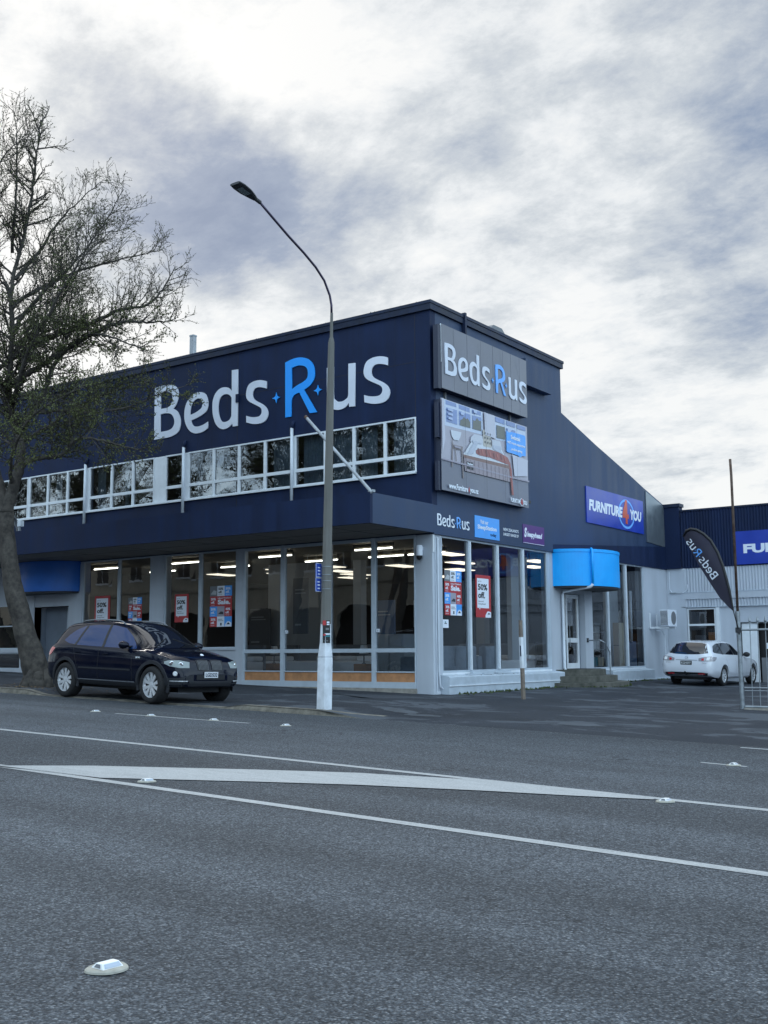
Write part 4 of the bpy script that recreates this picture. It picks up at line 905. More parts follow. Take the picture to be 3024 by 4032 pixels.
put('printed_panel', join_meshes('printed_panel', items), FB(XS+.222, 22.72, 5.48), s2)
b = MB()
for y in (23.85, 24.9, 25.9, 26.6): b.box(XS+.2605, XS+.2617, y-.003, y+.003, 5.5, 7.8, 'dark')
part(b, 'panel_joint', s2)

# canopy side lettering and panels
XF = XS+.0601
fl = wthing('fascia_lettering', 'small white lettering with a pale blue R on the canopy side fascia', 'sign lettering', (XF, 23.5, 4.7))
put('lettering', join_meshes('lettering', [(me, T3(0, 0)) for g, me in logo_parts(.174, .182, .012, 'white', 'letter_blue_pale')]), FB(XF+.007, 22.74, 4.60), fl)
def panel(name, label, y0, y1, z0, z1, mat, items, X=None, th=.012, group=None, cat='sign'):
    X = XF if X is None else X
    t = wthing(name, label, cat, (X, (y0+y1)/2, z0), group)
    part(MB().box(X+.001, X+th, y0, y1, z0, z1, mat), 'panel', t)
    if items: put('print', join_meshes('print', items), FB(X+th+.0005, y0, z0), t)
    return t
panel('fascia_sign', 'sky blue panel inviting shoppers to the sleep station on the canopy side', 24.55, 25.85, 4.45, 5.03, 'skyblue', [TM('Visit our', .28, .38, .42, .11, 'white'), TM('SleepStation', .14, .20, 1.0, .15, 'white', .03), TM('today', .80, .06, .32, .11, 'navy', .02)])
t = wthing('fascia_lettering', 'tiny two-line white lettering between the sky blue and purple panels', 'sign lettering', (XF, 26.5, 4.7))
put('lettering', join_meshes('lettering', [TM("NEW ZEALAND'S", 0, .13, .86, .085, 'white', .02), TM('LARGEST RANGE OF', 0, 0, .86, .08, 'white', .02)]), FB(XF+.003, 26.08, 4.62), t)
panel('fascia_sign', 'purple panel with white script on the canopy side fascia', 27.18, 28.48, 4.50, 5.04, 'purple', [TM('S', .08, .17, .16, .28, 'white', .05, shear=.2), TM('leepyhead', .25, .15, .92, .20, 'white', .04, shear=.2), RC(0.02, .01, 1.26, .012, 'white', .001)])
# furniture sign on the sloping wall
def furn(x, y, s, z=.003, white='white'):
    return [ (textmesh('t', 'FURNITURE', 2.62*s, .36*s, white, bold=.05, thick=.001, shear=.12), T3(x, y, z)), (textmesh('t', 'YOU', .98*s, .36*s, white, bold=.05, thick=.001, shear=.12), T3(x+3.25*s, y, z)),
             (ring(x+2.95*s, y+.16*s, .66*s, .50*s, .075*s, 'letter_blue_pale', z-.001), T3(0, 0)), (four(x+2.62*s, y-.18*s, .82*s, 'orange4', z+.003), T3(0, 0))]
M['orange4'] = pmat('orange_red', (.55, .07, .03), .4)
panel('wall_sign', 'royal blue sign with a red 4 on the sloping side wall above the blue hood', 31.49, 36.08, 5.49, 6.65, 'signblue', furn(.17, .40, 1.0), X=XS, th=.04)

# notices and posters in the windows
def poster_small(P, x, z, w_, h_, label, frameM, group='half price notices in the windows'):
    it = [RC(0, 0, w_, h_, 'red', -.001), RC(w_*.10, h_*.22, w_*.76, h_*.70, 'white', .001)]
    it += [TM('UP TO', w_*.16, h_*.83, w_*.22, h_*.03, 'dark', 0, .0025), TM('50%', w_*.15, h_*.64, w_*.62, h_*.15, 'dark', .04, .0025), TM('off.', w_*.16, h_*.45, w_*.45, h_*.15, 'dark', .04, .0025),
           TM('Selected', w_*.16, h_*.36, w_*.34, h_*.04, 'dark', 0, .0025), TM('Sleepyhead.', w_*.16, h_*.29, w_*.50, h_*.05, 'dark', 0, .0025),
           (shape([(w_*.20, h_*.23), (w_*.30, h_*.23), (w_*.27, h_*.17)], 'white', .001), T3(0, 0)),
           (shape([(w_*.62, 0), (w_*.99, 0), (w_*.99, h_*.13), (w_*.88, h_*.145), (w_*.78, h_*.15), (w_*.70, h_*.11), (w_*.63, h_*.06)], 'white', .001), T3(0, 0)),
           (shape([(w_*.76, h_*.075), (w_*.84, h_*.12), (w_*.94, h_*.08)], 'navy', .0025), T3(0, 0))]
    o = put('window_notice', join_meshes('window_notice', it), frameM(x, z)); tag(o, label, 'poster', group); return o
def poster_sale(x, z, w_, h_, label, frameM):
    q = h_/4; c3 = w_/3
    it = [RC(0, 0, w_, h_, 'red', -.001), RC(0, q*3, c3, q, 'mid', .0012), RC(c3, q*3, c3, q, 'white', .0012), RC(2*c3, q*3, c3, q, 'skyblue', .0012), RC(0, q, c3, q, 'skyblue', .0012), RC(c3, q, c3, q, 'bb_wall', .0012),
          RC(c3, 0, c3, q, 'white', .0012), RC(2*c3, 0, c3, q, 'skyblue', .0012)]
    def off(cx, cy, mt, pct='50%'): return [TM(pct, cx+c3*.15, cy+q*.60, c3*.65, q*.24, mt, .04, .003), TM('off.', cx+c3*.15, cy+q*.28, c3*.5, q*.24, mt, .04, .003), TM('Selected', cx+c3*.15, cy+q*.10, c3*.5, q*.08, mt, 0, .003)]
    it += off(c3, q*3, 'dark') + off(2*c3, q*3, 'white') + off(0, 2*q, 'white') + off(0, q, 'white') + off(0, 0, 'white', '30%') + off(2*c3, q, 'white', '40%')
    it += [TM('Labour Weekend', c3*1.08, q*2.74, c3*1.75, q*.14, 'white', .02, .003), TM('Sale.', c3*1.08, q*2.18, c3*1.7, q*.48, 'white', .05, .003), RC(c3*1.12, q*.70, c3*.6, q*.06, 'mid', .003), RC(c3*1.12, q*.56, c3*.75, q*.05, 'mid', .003),
           RC(c3*1.45, q*.12, c3*.2, q*.26, 'navy', .003), (shape([(c3*1.15, q*1.25), (c3*1.5, q*1.5), (c3*1.85, q*1.45), (c3*1.85, q*1.2)], 'dark', .003), T3(0, 0)),
           (shape([(c3*.1, q*3.2), (c3*.5, q*3.6), (c3*.9, q*3.5), (c3*.85, q*3.15)], 'inlight', .003), T3(0, 0)),
           (shape([(c3*2.05, 0), (c3*2.95, 0), (c3*2.95, q*.35), (c3*2.7, q*.5), (c3*2.4, q*.5), (c3*2.2, q*.3)], 'white', .003), T3(0, 0)), (shape([(c3*2.3, q*.22), (c3*2.55, q*.42), (c3*2.8, q*.22)], 'navy', .005), T3(0, 0))]
    o = put('sale_poster', join_meshes('sale_poster', it), frameM(x, z)); tag(o, label, 'poster', 'sale posters in the windows'); return o
fa = lambda x, z: FA(x, YF+.030, z)
fb = lambda y, z: FB(XS-.040, y, z)
poster_small(0, -27.38, 2.28, .72, .98, 'half price notice in the window behind the rear of the black car', fa)
poster_small(0, -23.80, 2.37, .57, .82, 'half price notice in the street window behind the black car bonnet', fa)
poster_sale(-25.82, 2.32, .60, .84, 'grid sale poster between the two street notices behind the black car', fa)
poster_sale(-22.36, 2.21, .86, 1.16, 'larger grid sale poster in the street window before the glazed front', fa)
poster_sale(23.20, 2.38, .82, 1.14, 'grid sale poster in the first pane of the side window', fb)
poster_small(0, 24.72, 2.36, .79, 1.12, 'half price notice in the second pane of the side window', fb)
o = put('small_notice', join_meshes('small_notice', [RC(0, 0, .27, .21, 'white', 0), RC(.08, .10, .11, .02, 'navy', .002), RC(.10, .13, .05, .03, 'teal', .002)]), fb(23.1, 2.06)); tag(o, 'small white card under the sale poster in the side window', 'notice')
o = put('door_notice', join_meshes('door_notice', [RC(0, 0, .34, .55, 'red', 0), RC(.03, .3, .28, .2, 'white', .002), RC(.03, .05, .13, .2, 'white', .002)]), FA(-29.1, YF+.515, 1.7)); tag(o, 'faded red and white notice inside the street entrance door', 'notice')
for x, z, wh in ((-19.50, 1.98, 'first'), (-16.44, 1.97, 'third')): 
    o = tag(MB().box(x, x+.09, YF-.001, YF+.030, z, z+.085, 'white').box(x+.02, x+.07, YF-.004, YF-.0012, z+.02, z+.06, 'frame').build('door_sticker', None), 'tiny white card on the glass beside the %s window post' % wh, 'sticker')

# ------------------------------------------------------------------ rear building
YR = 38.2
rb = wthing('rear_building', 'single-storey building behind with navy corrugated parapet and pale corrugated wall', 'building', (-8, YR, .3))
b = MB()
b.box(-14.705, -14.12, YR-.16, YR+.2, 4.38, 6.62, 'navy'); b.box(-14.73, -14.07, YR-.20, YR+.22, 6.62, 6.74, 'coping')
part(b, 'parapet_pier', rb)
def corr(x0, x1, z0, z1, y, mat, pitch=.105, amp=.022):
    b = MB(); n = int((x1-x0)/pitch*6); pts = [(x0+(x1-x0)*i/n, y-amp*math.sin(2*math.pi*i/6)) for i in range(n+1)]
    vs = [(x, yy, z) for z in (z0, z1) for x, yy in pts]; b.add(vs, [(i, i+1, n+2+i, n+1+i) for i in range(n)], mat); return b
part(corr(-14.11, 3.0, 4.38, 6.44, YR-.06, 'navy'), 'parapet_cladding', rb, smooth=True, fix=False)
b = MB().box(-14.11, 3.0, YR-.10, YR+.15, 6.44, 6.50, 'coping').box(-14.11, 3, YR+.0, YR+.2, .2, 6.44, 'white_wall') 
b = MB().box(-14.11, 3.0, YR-.10, YR+.15, 6.44, 6.50, 'coping'); part(b, 'parapet_coping', rb)
b = MB(); b.box(-14.90, -14.02, YR-.08, YR+.15, .2, 4.379, 'white_wall'); b.box(-14.02, -12.98, YR+.0, YR+.15, .2, 1.0, 'white_wall'); b.box(-12.98, -12.15, YR-.02, YR+.15, .2, 3.0, 'white_wall'); b.box(-12.97, -12.84, YR-.06, YR-.021, .2, 3.0, 'white_frame')
b.box(-14.02, -12.15, YR+.0, YR+.15, 2.95, 3.01, 'white_wall'); b.box(-12.15, 3, YR+.0, YR+.15, 2.42, 3.01, 'white_wall'); b.box(-14.02, 3.0, YR+.02, YR+.15, 3.01, 6.43, 'white_wall'); b.box(-10.0, 3, YR, YR+.15, .2, 2.42, 'white_wall')
b.box(-14.18, 3.0, YR-.09, YR-.02, 3.27, 3.50, 'white_wall'); b.box(-14.18, 3.0, YR-.10, YR-.02, 3.50, 3.53, 'frame'); b.box(-14.18, 3.0, YR-.08, YR-.02, 2.98, 3.005, 'frame')
b.box(3.0, 3.2, YR, 60, .1, 6.4, 'white_wall'); b.box(-14.6, 3.1, YR+.16, 60, 6.2, 6.3, 'dark')
part(b, 'wall', rb)
part(corr(-14.16, 3.0, 3.535, 4.379, YR-.045, 'white_wall'), 'wall_cladding', rb, smooth=True, fix=False)
part(corr(-14.16, 3.0, 3.006, 3.269, YR-.045, 'white_wall'), 'wall_cladding', rb, smooth=True, fix=False)
win_frame('window', None, -14.0, -12.99, 1.0, 2.94, [], [(2.36, .07)], YR-.03, 'white_frame', parent=rb, glass='glass')
b = MB(); b.box(-14.2, -12.9, YR+.6, YR+.7, .5, 3, 'inwall'); b.box(-13.9, -13.5, YR+.4, YR+.5, 1.3, 2.0, 'mid'); b.box(-13.4, -13.1, YR+.35, YR+.45, 1.2, 2.1, 'wood'); part(b, 'store_room', rb)
b = MB(); b.box(-12.10, -11.55, YR+.02, YR+.08, .3, 2.38, 'white_frame'); b.box(-12.15, -12.10, YR-.02, YR+.1, .3, 2.42, 'dark'); b.box(-12.15, -10, YR-.01, YR+.1, 2.38, 2.42, 'dark'); part(b, 'sliding_door', rb)
b = MB(); b.box(-12.4, -9.8, YR+.3, YR+.4, .1, 2.6, 'black'); b.box(-11.3, -10.9, YR+.1, YR+.2, 1.5, 1.7, 'white'); b.box(-11.5, -11.2, YR+.12, YR+.2, .3, 1.2, 'mid'); part(b, 'black_backing', rb)  # black sheet shuts out light from behind, standing for the unlit inside
t = wthing('wall_sign', 'royal blue furniture sign on the navy parapet of the rear building', 'sign', (-9, YR, 4.5))
part(MB().box(-12.12, -5.6, YR-.12, YR-.085, 4.42, 5.58, 'signblue'), 'panel', t)
put('print', join_meshes('print', [(textmesh('t', 'FURNITURE', 3.35, .32, 'white', bold=.05, thick=.001), T3(0, 0, 0)), (textmesh('t', 'YOU', 1.1, .32, 'white', bold=.05, thick=.001), T3(4.15, 0, 0)), (ring(3.78, .14, .5, .4, .06, 'letter_blue_pale', -.001), T3(0, 0)), (four(3.55, -.12, .6, 'orange4', .003), T3(0, 0))]), FA(-11.87, YR-.1225, 4.80), t)
# air conditioner
ac = wthing('air_conditioner', 'white outdoor air conditioner unit on a bracket at the end of the side wall', 'air conditioner', (-14.1, 36.8, 2.3))
part(MB().box(-14.30, -13.99, 36.3, 37.08, 2.29, 2.86, 'white'), 'casing', ac, bevel=.015)
m = MB().box(-14.27, -14.02, 36.285, 36.299, 2.33, 2.82, 'dark')
for i in range(12): m.box(-14.27, -14.02, 36.278, 36.284, 2.345+i*.04, 2.36+i*.04, 'white')
part(m, 'side_grille', ac)
part(MB().lathe([(0, .004), (.2, .004), (.215, .012), (.23, .002)], 28, 'mid', axis='x', c=(-13.99, 36.78, 2.58)), 'fan_guard', ac)
m = MB().box(-14.70, -14.02, 36.36, 36.40, 2.22, 2.28, 'white_frame').box(-14.70, -14.02, 36.98, 37.02, 2.22, 2.28, 'white_frame').box(-14.705, -14.66, 36.36, 36.40, 2.28, 2.75, 'white_frame').box(-14.705, -14.66, 36.98, 37.02, 2.28, 2.75, 'white_frame'); part(m, 'bracket', ac)
m = MB().tube([(-14.68, 36.9, 2.15), (-14.5, 37.0, 2.16), (-14.45, 37.1, 2.0), (-14.45, 37.1, .6)], .02, 6, 'pvc')
part(m, 'hose', ac); m = MB()
m.tube([(-14.6, YR-.08, 4.3), (-14.6, YR-.08, 3.65), (-14.5, YR-.10, 3.52), (-14.1, YR-.12, 3.5), (-13.95, YR-.1, 3.62), (-13.93, YR-.1, 3.8)], .015, 6, 'pvc'); m.box(-14.6, -14.15, YR-.12, YR-.06, 3.49, 3.53, 'galv')
part(m, 'cable', rb)

# ------------------------------------------------------------------ street lamp
lp = wthing('street_lamp', 'tall concrete street lamp with white painted base and long curved arm', 'street lamp', (-12.62, 15.68, .44))
def octo(pts, m, mat, n=8, rot=R(22.5)):
    vs = []
    for x, y, z, r in pts:
        for j in range(n):
            a = 2*math.pi*j/n+rot
            vs.append((x+r*math.cos(a), y+r*math.sin(a), z))
    k = len(pts); fs = [(i*n+j, i*n+(j+1) % n, (i+1)*n+(j+1) % n, (i+1)*n+j) for i in range(k-1) for j in range(n)]
    fs += [tuple(range(n-1, -1, -1)), tuple(range((k-1)*n, k*n))]; m.add(vs, fs, mat)
bx_, by_ = -12.715, 15.845
tx, ty = -12.56, 15.86
def ax(z): t = (z-.4)/6.95; return bx_+(tx-bx_)*t, by_+(ty-by_)*t
m = MB(); octo([(*ax(.40), .40, .146), (*ax(1.38), 1.38, .143)], m, 'polew', 4, R(38)); octo([(*ax(1.381), 1.381, .143), (*ax(1.64), 1.64, .110), (*ax(2.02), 2.02, .100)], m, 'polew', 4, R(38))
part(m, 'base', lp, bevel=.02)
m = MB(); octo([(*ax(1.99), 1.99, .098), (*ax(4.0), 4.0, .086), (*ax(7.33), 7.33, .062)], m, 'polec', 8); part(m, 'pole', lp)
m = MB(); m.tube([(*ax(7.33), 7.331), (*ax(7.36), 7.37), (*ax(7.4), 7.42)], [.055, .05, .036], 12, 'polec'); m.tube([(*ax(7.4), 7.42), (*ax(7.7), 7.90)], [.032, .027], 12, 'polec'); part(m, 'collar', lp)
arm = [(-12.555, 15.86, 7.88), (-12.55, 15.85, 8.05), (-12.55, 15.80, 8.23), (-12.55, 15.63, 8.48), (-12.55, 15.37, 8.67), (-12.545, 15.02, 8.84), (-12.54, 14.56, 9.03), (-12.54, 14.11, 9.245), (-12.54, 13.75, 9.42)]
m = MB(); m.tube(arm, .023, 10, 'armc'); part(m, 'arm', lp, smooth=True)
hd = MB(); A0 = Vector((-12.54, 13.80, 9.40)); dv = Vector((0, -.80, .16)).normalized()
hd.tube([A0, A0+dv*.16], .037, 10, 'dark')
sd_ = Vector((1, 0, 0)); upv = sd_.cross(dv).normalized(); upv = upv if upv.z > 0 else -upv
def hp(l, s, u): return A0+dv*l+sd_*s+upv*u
sec = [(.13, .05, .045), (.25, .10, .06), (.45, .155, .055), (.66, .165, .040), (.80, .14, .022)]
vs = []
sec = [(l*.80+.02, hw*.82, hh*.8) for l, hw, hh in sec]
for l, hw, hh in sec: vs += [hp(l, -hw, -.012), hp(l, -hw, .006), hp(l, -hw*.6, hh), hp(l, hw*.6, hh), hp(l, hw, .006), hp(l, hw, -.012), hp(l, hw*.7, -.03), hp(l, -hw*.7, -.03)]
fs = [(i*8+j, i*8+(j+1) % 8, (i+1)*8+(j+1) % 8, (i+1)*8+j) for i in range(4) for j in range(8)]+[tuple(range(8)), tuple(range(39, 31, -1))]
hd.add(vs, fs, 'dark'); ho = part(hd, 'lamp_head', lp)
m = MB(); m.quad(hp(.32, -.07, -.0315), hp(.32, .07, -.0315), hp(.54, .07, -.0315), hp(.54, -.07, -.0315), 'lampglass'); o = m.build('lens', None, fix=False); o.parent = ho; o.matrix_parent_inverse = Matrix()
# plates strapped to the lamp pole
for z0, wh in ((2.85, 'upper'), (2.585, 'lower')):
    t = wthing('pole_sign', 'blue sign plate strapped to the street lamp, the %s of two' % wh, 'sign', (-12.7, 15.7, z0), 'blue plates on the lamp pole')
    x, y = ax(z0)
    m = MB(); c_ = Vector((x-.10, y-.02, 0)); d_ = Vector((.10, -.99, 0)).normalized(); n_ = Vector((d_.y, -d_.x, 0))
    P0 = c_; P1 = c_+d_*.20
    hgt = .255 if wh == 'lower' else .265
    m.add([(P0.x, P0.y, z0), (P1.x, P1.y, z0), (P1.x, P1.y, z0+hgt), (P0.x, P0.y, z0+hgt), (P0.x+n_.x*.01, P0.y+n_.y*.01, z0), (P1.x+n_.x*.01, P1.y+n_.y*.01, z0), (P1.x+n_.x*.01, P1.y+n_.y*.01, z0+hgt), (P0.x+n_.x*.01, P0.y+n_.y*.01, z0+hgt)], [(0, 1, 2, 3), (7, 6, 5, 4), (0, 4, 5, 1), (1, 5, 6, 2), (2, 6, 7, 3), (3, 7, 4, 0)], 'signblue2' if 'signblue2' in M else 'signblue')
    part(m, 'plate', t)
    q = P0-n_*.002+Vector((0, 0, z0)); put('lettering', join_meshes('lettering', [RC(0, 0, .2, .008, 'white'), RC(0, hgt-.008, .2, .008, 'white'), RC(0, .009, .008, hgt-.018, 'white'), RC(.192, .009, .008, hgt-.018, 'white'), RC(.06, .17, .08, .02, 'white'), RC(.06, .11, .08, .025, 'white'), RC(.06, .05, .08, .02, 'white')]), Matrix(((-d_.x, 0, -n_.x, P1.x-n_.x*.003), (-d_.y, 0, -n_.y, P1.y-n_.y*.003), (0, 1, 0, z0), (0, 0, 0, 1))), t)
    m = MB()
    for zz in (z0+.05, z0+.2): m.lathe([(.098, zz-.006), (.1, zz-.006), (.1, zz+.006), (.098, zz+.006)], 16, 'galv', c=(x, y, 0))
    part(m, 'strap', t)
x, y = ax(1.85); vd_ = Vector((-x, -y, 0)).normalized(); rt_ = Vector((-vd_.y, vd_.x, 0)); 
fr_ = Matrix(((rt_.x, 0, vd_.x, x+vd_.x*.085+rt_.x*-.02), (rt_.y, 0, vd_.y, y+vd_.y*.085+rt_.y*-.02), (0, 1, 0, 1.66), (0, 0, 0, 1)))
st_ = join_meshes('bill', [RC(0, 0, .11, .33, 'black', 0), RC(0, .26, .05, .07, 'red', .0015), RC(.06, .29, .04, .025, 'white', .003), RC(.06, .262, .04, .02, 'white', .003), RC(.045, .19, .05, .03, 'mid', .003), RC(.03, .12, .08, .022, 'white', .0015), RC(.03, .09, .08, .022, 'teal', .0015), RC(.01, .105, .035, .03, 'red', .003), RC(.02, .025, .06, .012, 'mid', .003)])
o = put('pasted_bill', st_, fr_ @ Matrix.Translation((-.035, -.02, .012)) @ Matrix.Scale(1.25, 4)); tag(o, 'black and red bill pasted on the street lamp above its white base', 'poster')

# ------------------------------------------------------------------ timber stake
sk = wthing('timber_stake', 'weathered timber stake with a white painted band in front of the side window', 'stake', (-12.52, 23.1, .34))
m = MB(); octo([(-12.51, 23.08, .28, .052), (-12.525, 23.08, 1.07, .052)], m, 'stakewood', 4, R(20)); part(m, 'lower_post', sk)
m = MB(); octo([(-12.525, 23.08, 1.071, .055), (-12.54, 23.08, 1.80, .053)], m, 'polew', 4, R(20)); part(m, 'white_band', sk)
m = MB(); octo([(-12.54, 23.08, 1.801, .050), (-12.55, 23.08, 2.2, .045)], m, 'stakewood', 4, R(20)); part(m, 'upper_post', sk); m = MB(); octo([(-12.53, 23.035, 1.35, .018), (-12.535, 23.03, 1.6, .015)], m, 'navy', 6); part(m, 'sticker', sk)

# ------------------------------------------------------------------ fence, pole, flag
FY = 23.84
pl = wthing('tall_pipe', 'galvanised gate post with a thin rusty pipe rising from it', 'pole', (-7.62, FY, .2))
m = MB(); m.tube([(-7.61, FY, .16), (-7.62, FY, 2.27)], .047, 14, 'galv'); m.tube([(-7.62, FY, 2.2), (-7.62, FY, 2.30)], .053, 14, 'galv'); m.box(-7.67, -7.57, FY-.06, FY+.06, 1.84, 1.95, 'dark'); part(m, 'post', pl, smooth=False)
m = MB(); m.tube([(-7.62, FY, 2.301), (-7.62, FY, 5.3), (-7.63, FY, 5.66)], .029, 12, 'rust'); part(m, 'rusty_pipe', pl, smooth=True)
fn = wthing('iron_fence', 'grey steel picket gate with spear tips beside the tall pipe', 'fence', (-6.5, FY, .2))
m = MB(); 
for z, r in ((1.90, .022), (.66, .014), (.60, .010), (.26, .025)): m.tube([(-7.55, FY, z), (-3.2, FY, z)], r, 8, 'galv')
part(m, 'rail', fn)
x = -7.39; i = 0
while x < -3.3:
    m = MB(); m.tube([(x, FY, .27), (x+.02, FY-.0, 2.02)], .009, 6, 'galv')
    if 1:
        m.lathe([(0, 2.02), (.018, 2.03), (.014, 2.05), (.032, 2.09), (.012, 2.16), (0, 2.20)], 8, 'galv', c=(x+.02, FY, 0)); m.box(x-.02, x+.06, FY-.004, FY+.004, 2.035, 2.05, 'galv')
    part(m, 'picket', fn); x += .165; i += 1
m = MB().box(-7.55, -3.2, FY-.08, FY+.1, .08, .235, 'concrete'); part(m, 'footing', fn)
fg = wthing('feather_flag', 'dark teardrop flag bowed left with white lettering seen mirrored', 'flag', (-7.6, FY-.06, 1.9))
outer = [(-7.60, 1.92), (-7.68, 2.27), (-7.75, 2.75), (-7.80, 3.0), (-7.87, 3.3), (-7.98, 3.61), (-8.12, 3.87), (-8.27, 4.03), (-8.42, 4.13), (-8.55, 4.16), (-8.66, 4.12), (-8.75, 4.01)]
inner = [(-8.75, 4.0), (-8.63, 3.77), (-8.45, 3.39), (-8.22, 2.99), (-7.99, 2.61), (-7.80, 2.40), (-7.71, 2.32)]
def yflag(x, z): return FY-.07+.035*math.sin(9*(x*.85+z*.53))*min(1, abs(x+7.6)*2)
m = MB(); N = 26
def interp(pts, t):
    L_ = [0]
    for i in range(1, len(pts)): L_.append(L_[-1]+math.dist(pts[i], pts[i-1]))
    d = t*L_[-1]
    for i in range(1, len(pts)):
        if d <= L_[i]+1e-9:
            k = (d-L_[i-1])/(L_[i]-L_[i-1]); return tuple(pts[i-1][j]+(pts[i][j]-pts[i-1][j])*k for j in (0, 1))
    return pts[-1]
o2 = outer[2-1:]; inn = inner[::-1]
vs = []
for i in range(N+1):
    a = interp(o2, i/N); c_ = interp(inn, i/N)
    for j in range(7):
        x = a[0]+(c_[0]-a[0])*j/6; z = a[1]+(c_[1]-a[1])*j/6; vs.append((x, yflag(x, z), z))
m.add(vs, [(i*7+j, i*7+j+1, (i+1)*7+j+1, (i+1)*7+j) for i in range(N) for j in range(6)], 'flag'); part(m, 'cloth', fg, smooth=True, fix=False)
m = MB(); m.tube([(x, yflag(x, z)-.003, z) for x, z in outer], [.012]*2+[.03]*(len(outer)-3)+[.02], 8, 'black'); m.tube([(-7.60, FY-.03, 1.8), (-7.60, FY-.05, 1.95)], .02, 8, 'dark'); part(m, 'spine', fg, smooth=True)
d_ = Vector((-.54, 0, .842)).normalized(); up_ = Vector((.842, 0, .54)).normalized()
its = [(me, T3(0, 0)) for g, me in logo_parts(.118, .118, .004, 'white', 'letter_blue_pale')]
fo = Matrix(((d_.x, up_.x, 0, -8.13), (0, 0, -1, 0), (d_.z, up_.z, 0, 3.00), (0, 0, 0, 1)))
me = join_meshes('lettering', its); me.transform(fo)
for v in me.vertices: v.co.y = yflag(v.co.x, v.co.z)-.004+v.co.y
me.flip_normals(); o = link('lettering', me); o.parent = fg; o.matrix_parent_inverse = fg.matrix_world.inverted()

# ------------------------------------------------------------------ road markers
def marker(x, y, label, rot, proto=None):
    if proto is None:
        t = thing('road_marker', label, 'road marker', (0, 0, 0), 'raised reflective road markers')
        m = MB(); n = 28; 
        m.lathe([(0, .0), (.10, 0), (.098, .008), (.09, .013), (0, .014)], n, 'putty'); random.seed(2)
        m.v = [(a*(1+.05*math.sin(3*math.atan2(b_, a))), b_*.85, c_) for a, b_, c_ in m.v]; p = m.build('pad', None, smooth=False); p.parent = t
        m = MB(); L_, Wd = .056, .043
        m.add([(-L_, -Wd, .012), (L_, -Wd, .012), (L_, Wd, .012), (-L_, Wd, .012), (-L_*.82, -Wd*.45, .034), (L_*.82, -Wd*.45, .034), (L_*.82, Wd*.45, .034), (-L_*.82, Wd*.45, .034)], [(0, 1, 5, 4), (1, 2, 6, 5), (2, 3, 7, 6), (3, 0, 4, 7), (4, 5, 6, 7), (3, 2, 1, 0)], 'marker'); p = m.build('body', None, bevel=.003); p.parent = t
        m = MB()
        for s in (-1, 1):
            a = Vector((-L_*.80, s*Wd*.93, .0165)); b_ = Vector((L_*.80, s*Wd*.93, .0165)); c_ = Vector((L_*.70, s*Wd*.58, .031)); d = Vector((-L_*.70, s*Wd*.58, .031)); off = Vector((0, s*.0012, .0008)); m.quad(a+off, b_+off, c_+off, d+off, 'reflector')
        m.quad((-L_*.97-.001, -Wd*.5, .017), (-L_*.97-.001, Wd*.5, .017), (-L_*.86-.001, Wd*.3, .031), (-L_*.86-.001, -Wd*.3, .031), 'mid'); p = m.build('reflector', None, fix=False); p.parent = t
    else:
        t = proto.copy(); COL.objects.link(t); t['label'] = label
        for ch in list(proto.children):
            c_ = ch.copy(); COL.objects.link(c_); c_.parent = t
    t.location = (x, y, plane(x)+.001); t.rotation_euler = (0, math.atan(-G), rot); return t
mk = marker(-3.88, 3.33, 'white raised marker on a grey pad, alone near the bottom of the picture', R(88))
for x, y, l, r in ((-3.85, 9.74, 'white raised marker at the pointed end of the thick white wedge', 0), (-4.31, 13.07, 'white raised marker at the short dash on the far lane, by itself', 0), (-15.88, 13.21, 'white raised marker before the dash, below the rear wheel of the black car', 0), (-14.49, 13.26, 'white raised marker on the dash, below the front wheel of the black car', 0),
                  (-13.08, 13.36, 'white raised marker at the dash end, below the bumper of the black car', 0), (-11.54, 13.41, 'white raised marker past the dash, in front of the lamp pole base', 0), (-8.25, 7.52, 'flattened raised marker inside the narrow end of the white wedge', 0)):
    q = marker(x, y, l, R(90), mk)

# ------------------------------------------------------------------ opposite side of the street (seen in the shop glass)
ob = wthing('opposite_building', 'cream two-storey arcade building across the street reflected in the shop glass', 'building', (-45, -14, 1))
m = MB(); X0, X1, Y0 = -86, -8, -15.0
m.box(X0, X1, Y0-.5, Y0-.3, 6.4, 11.0, 'cream'); m.box(X0, X1, Y0-12, Y0-11.8, 0, 11, 'cream'); m.box(X0, X0+.3, Y0-11.8, Y0-.5, 0, 11, 'cream'); m.box(X1-.3, X1, Y0-11.8, Y0-.5, 0, 11, 'cream'); m.box(X0, X1, Y0-11.8, Y0-.5, 10.6, 10.8, 'dark'); m.box(X0+.3, X1-.3, Y0-4.2, Y0-4.0, 0, 6.4, 'inwall')
part(m, 'wall', ob)
m = MB()
for z, d, h in ((6.2, .35, .25), (10.7, .4, .3), (5.2, .15, .15), (11.4, .2, .15)): m.box(X0, X1, Y0-.3, Y0-.3+d, z, z+h, 'cream')
m.box(X0, X1, Y0-.5, Y0-.35, 11.0, 11.8, 'cream'); part(m, 'cornice', ob)
m = MB(); x = X0
while x < X1-3:
    m.box(x, x+.45, Y0-.3, Y0+.0, plane(x)-.2, 4.2, 'cream'); pts = []
    for i in range(11): a = math.pi*i/10; pts.append((x+.45+1.9-1.9*math.cos(a), 3.9+.8*math.sin(a)))
    m.prism(pts+[(x+4.25, 6.2), (x+.45, 6.2)], 'y', Y0-.3, Y0-.1, 'cream'); m.box(x, x+.45, Y0-.3, Y0-.1, 4.2, 6.2, 'cream'); x += 4.25
part(m, 'arcade', ob)
x = X0+1.2
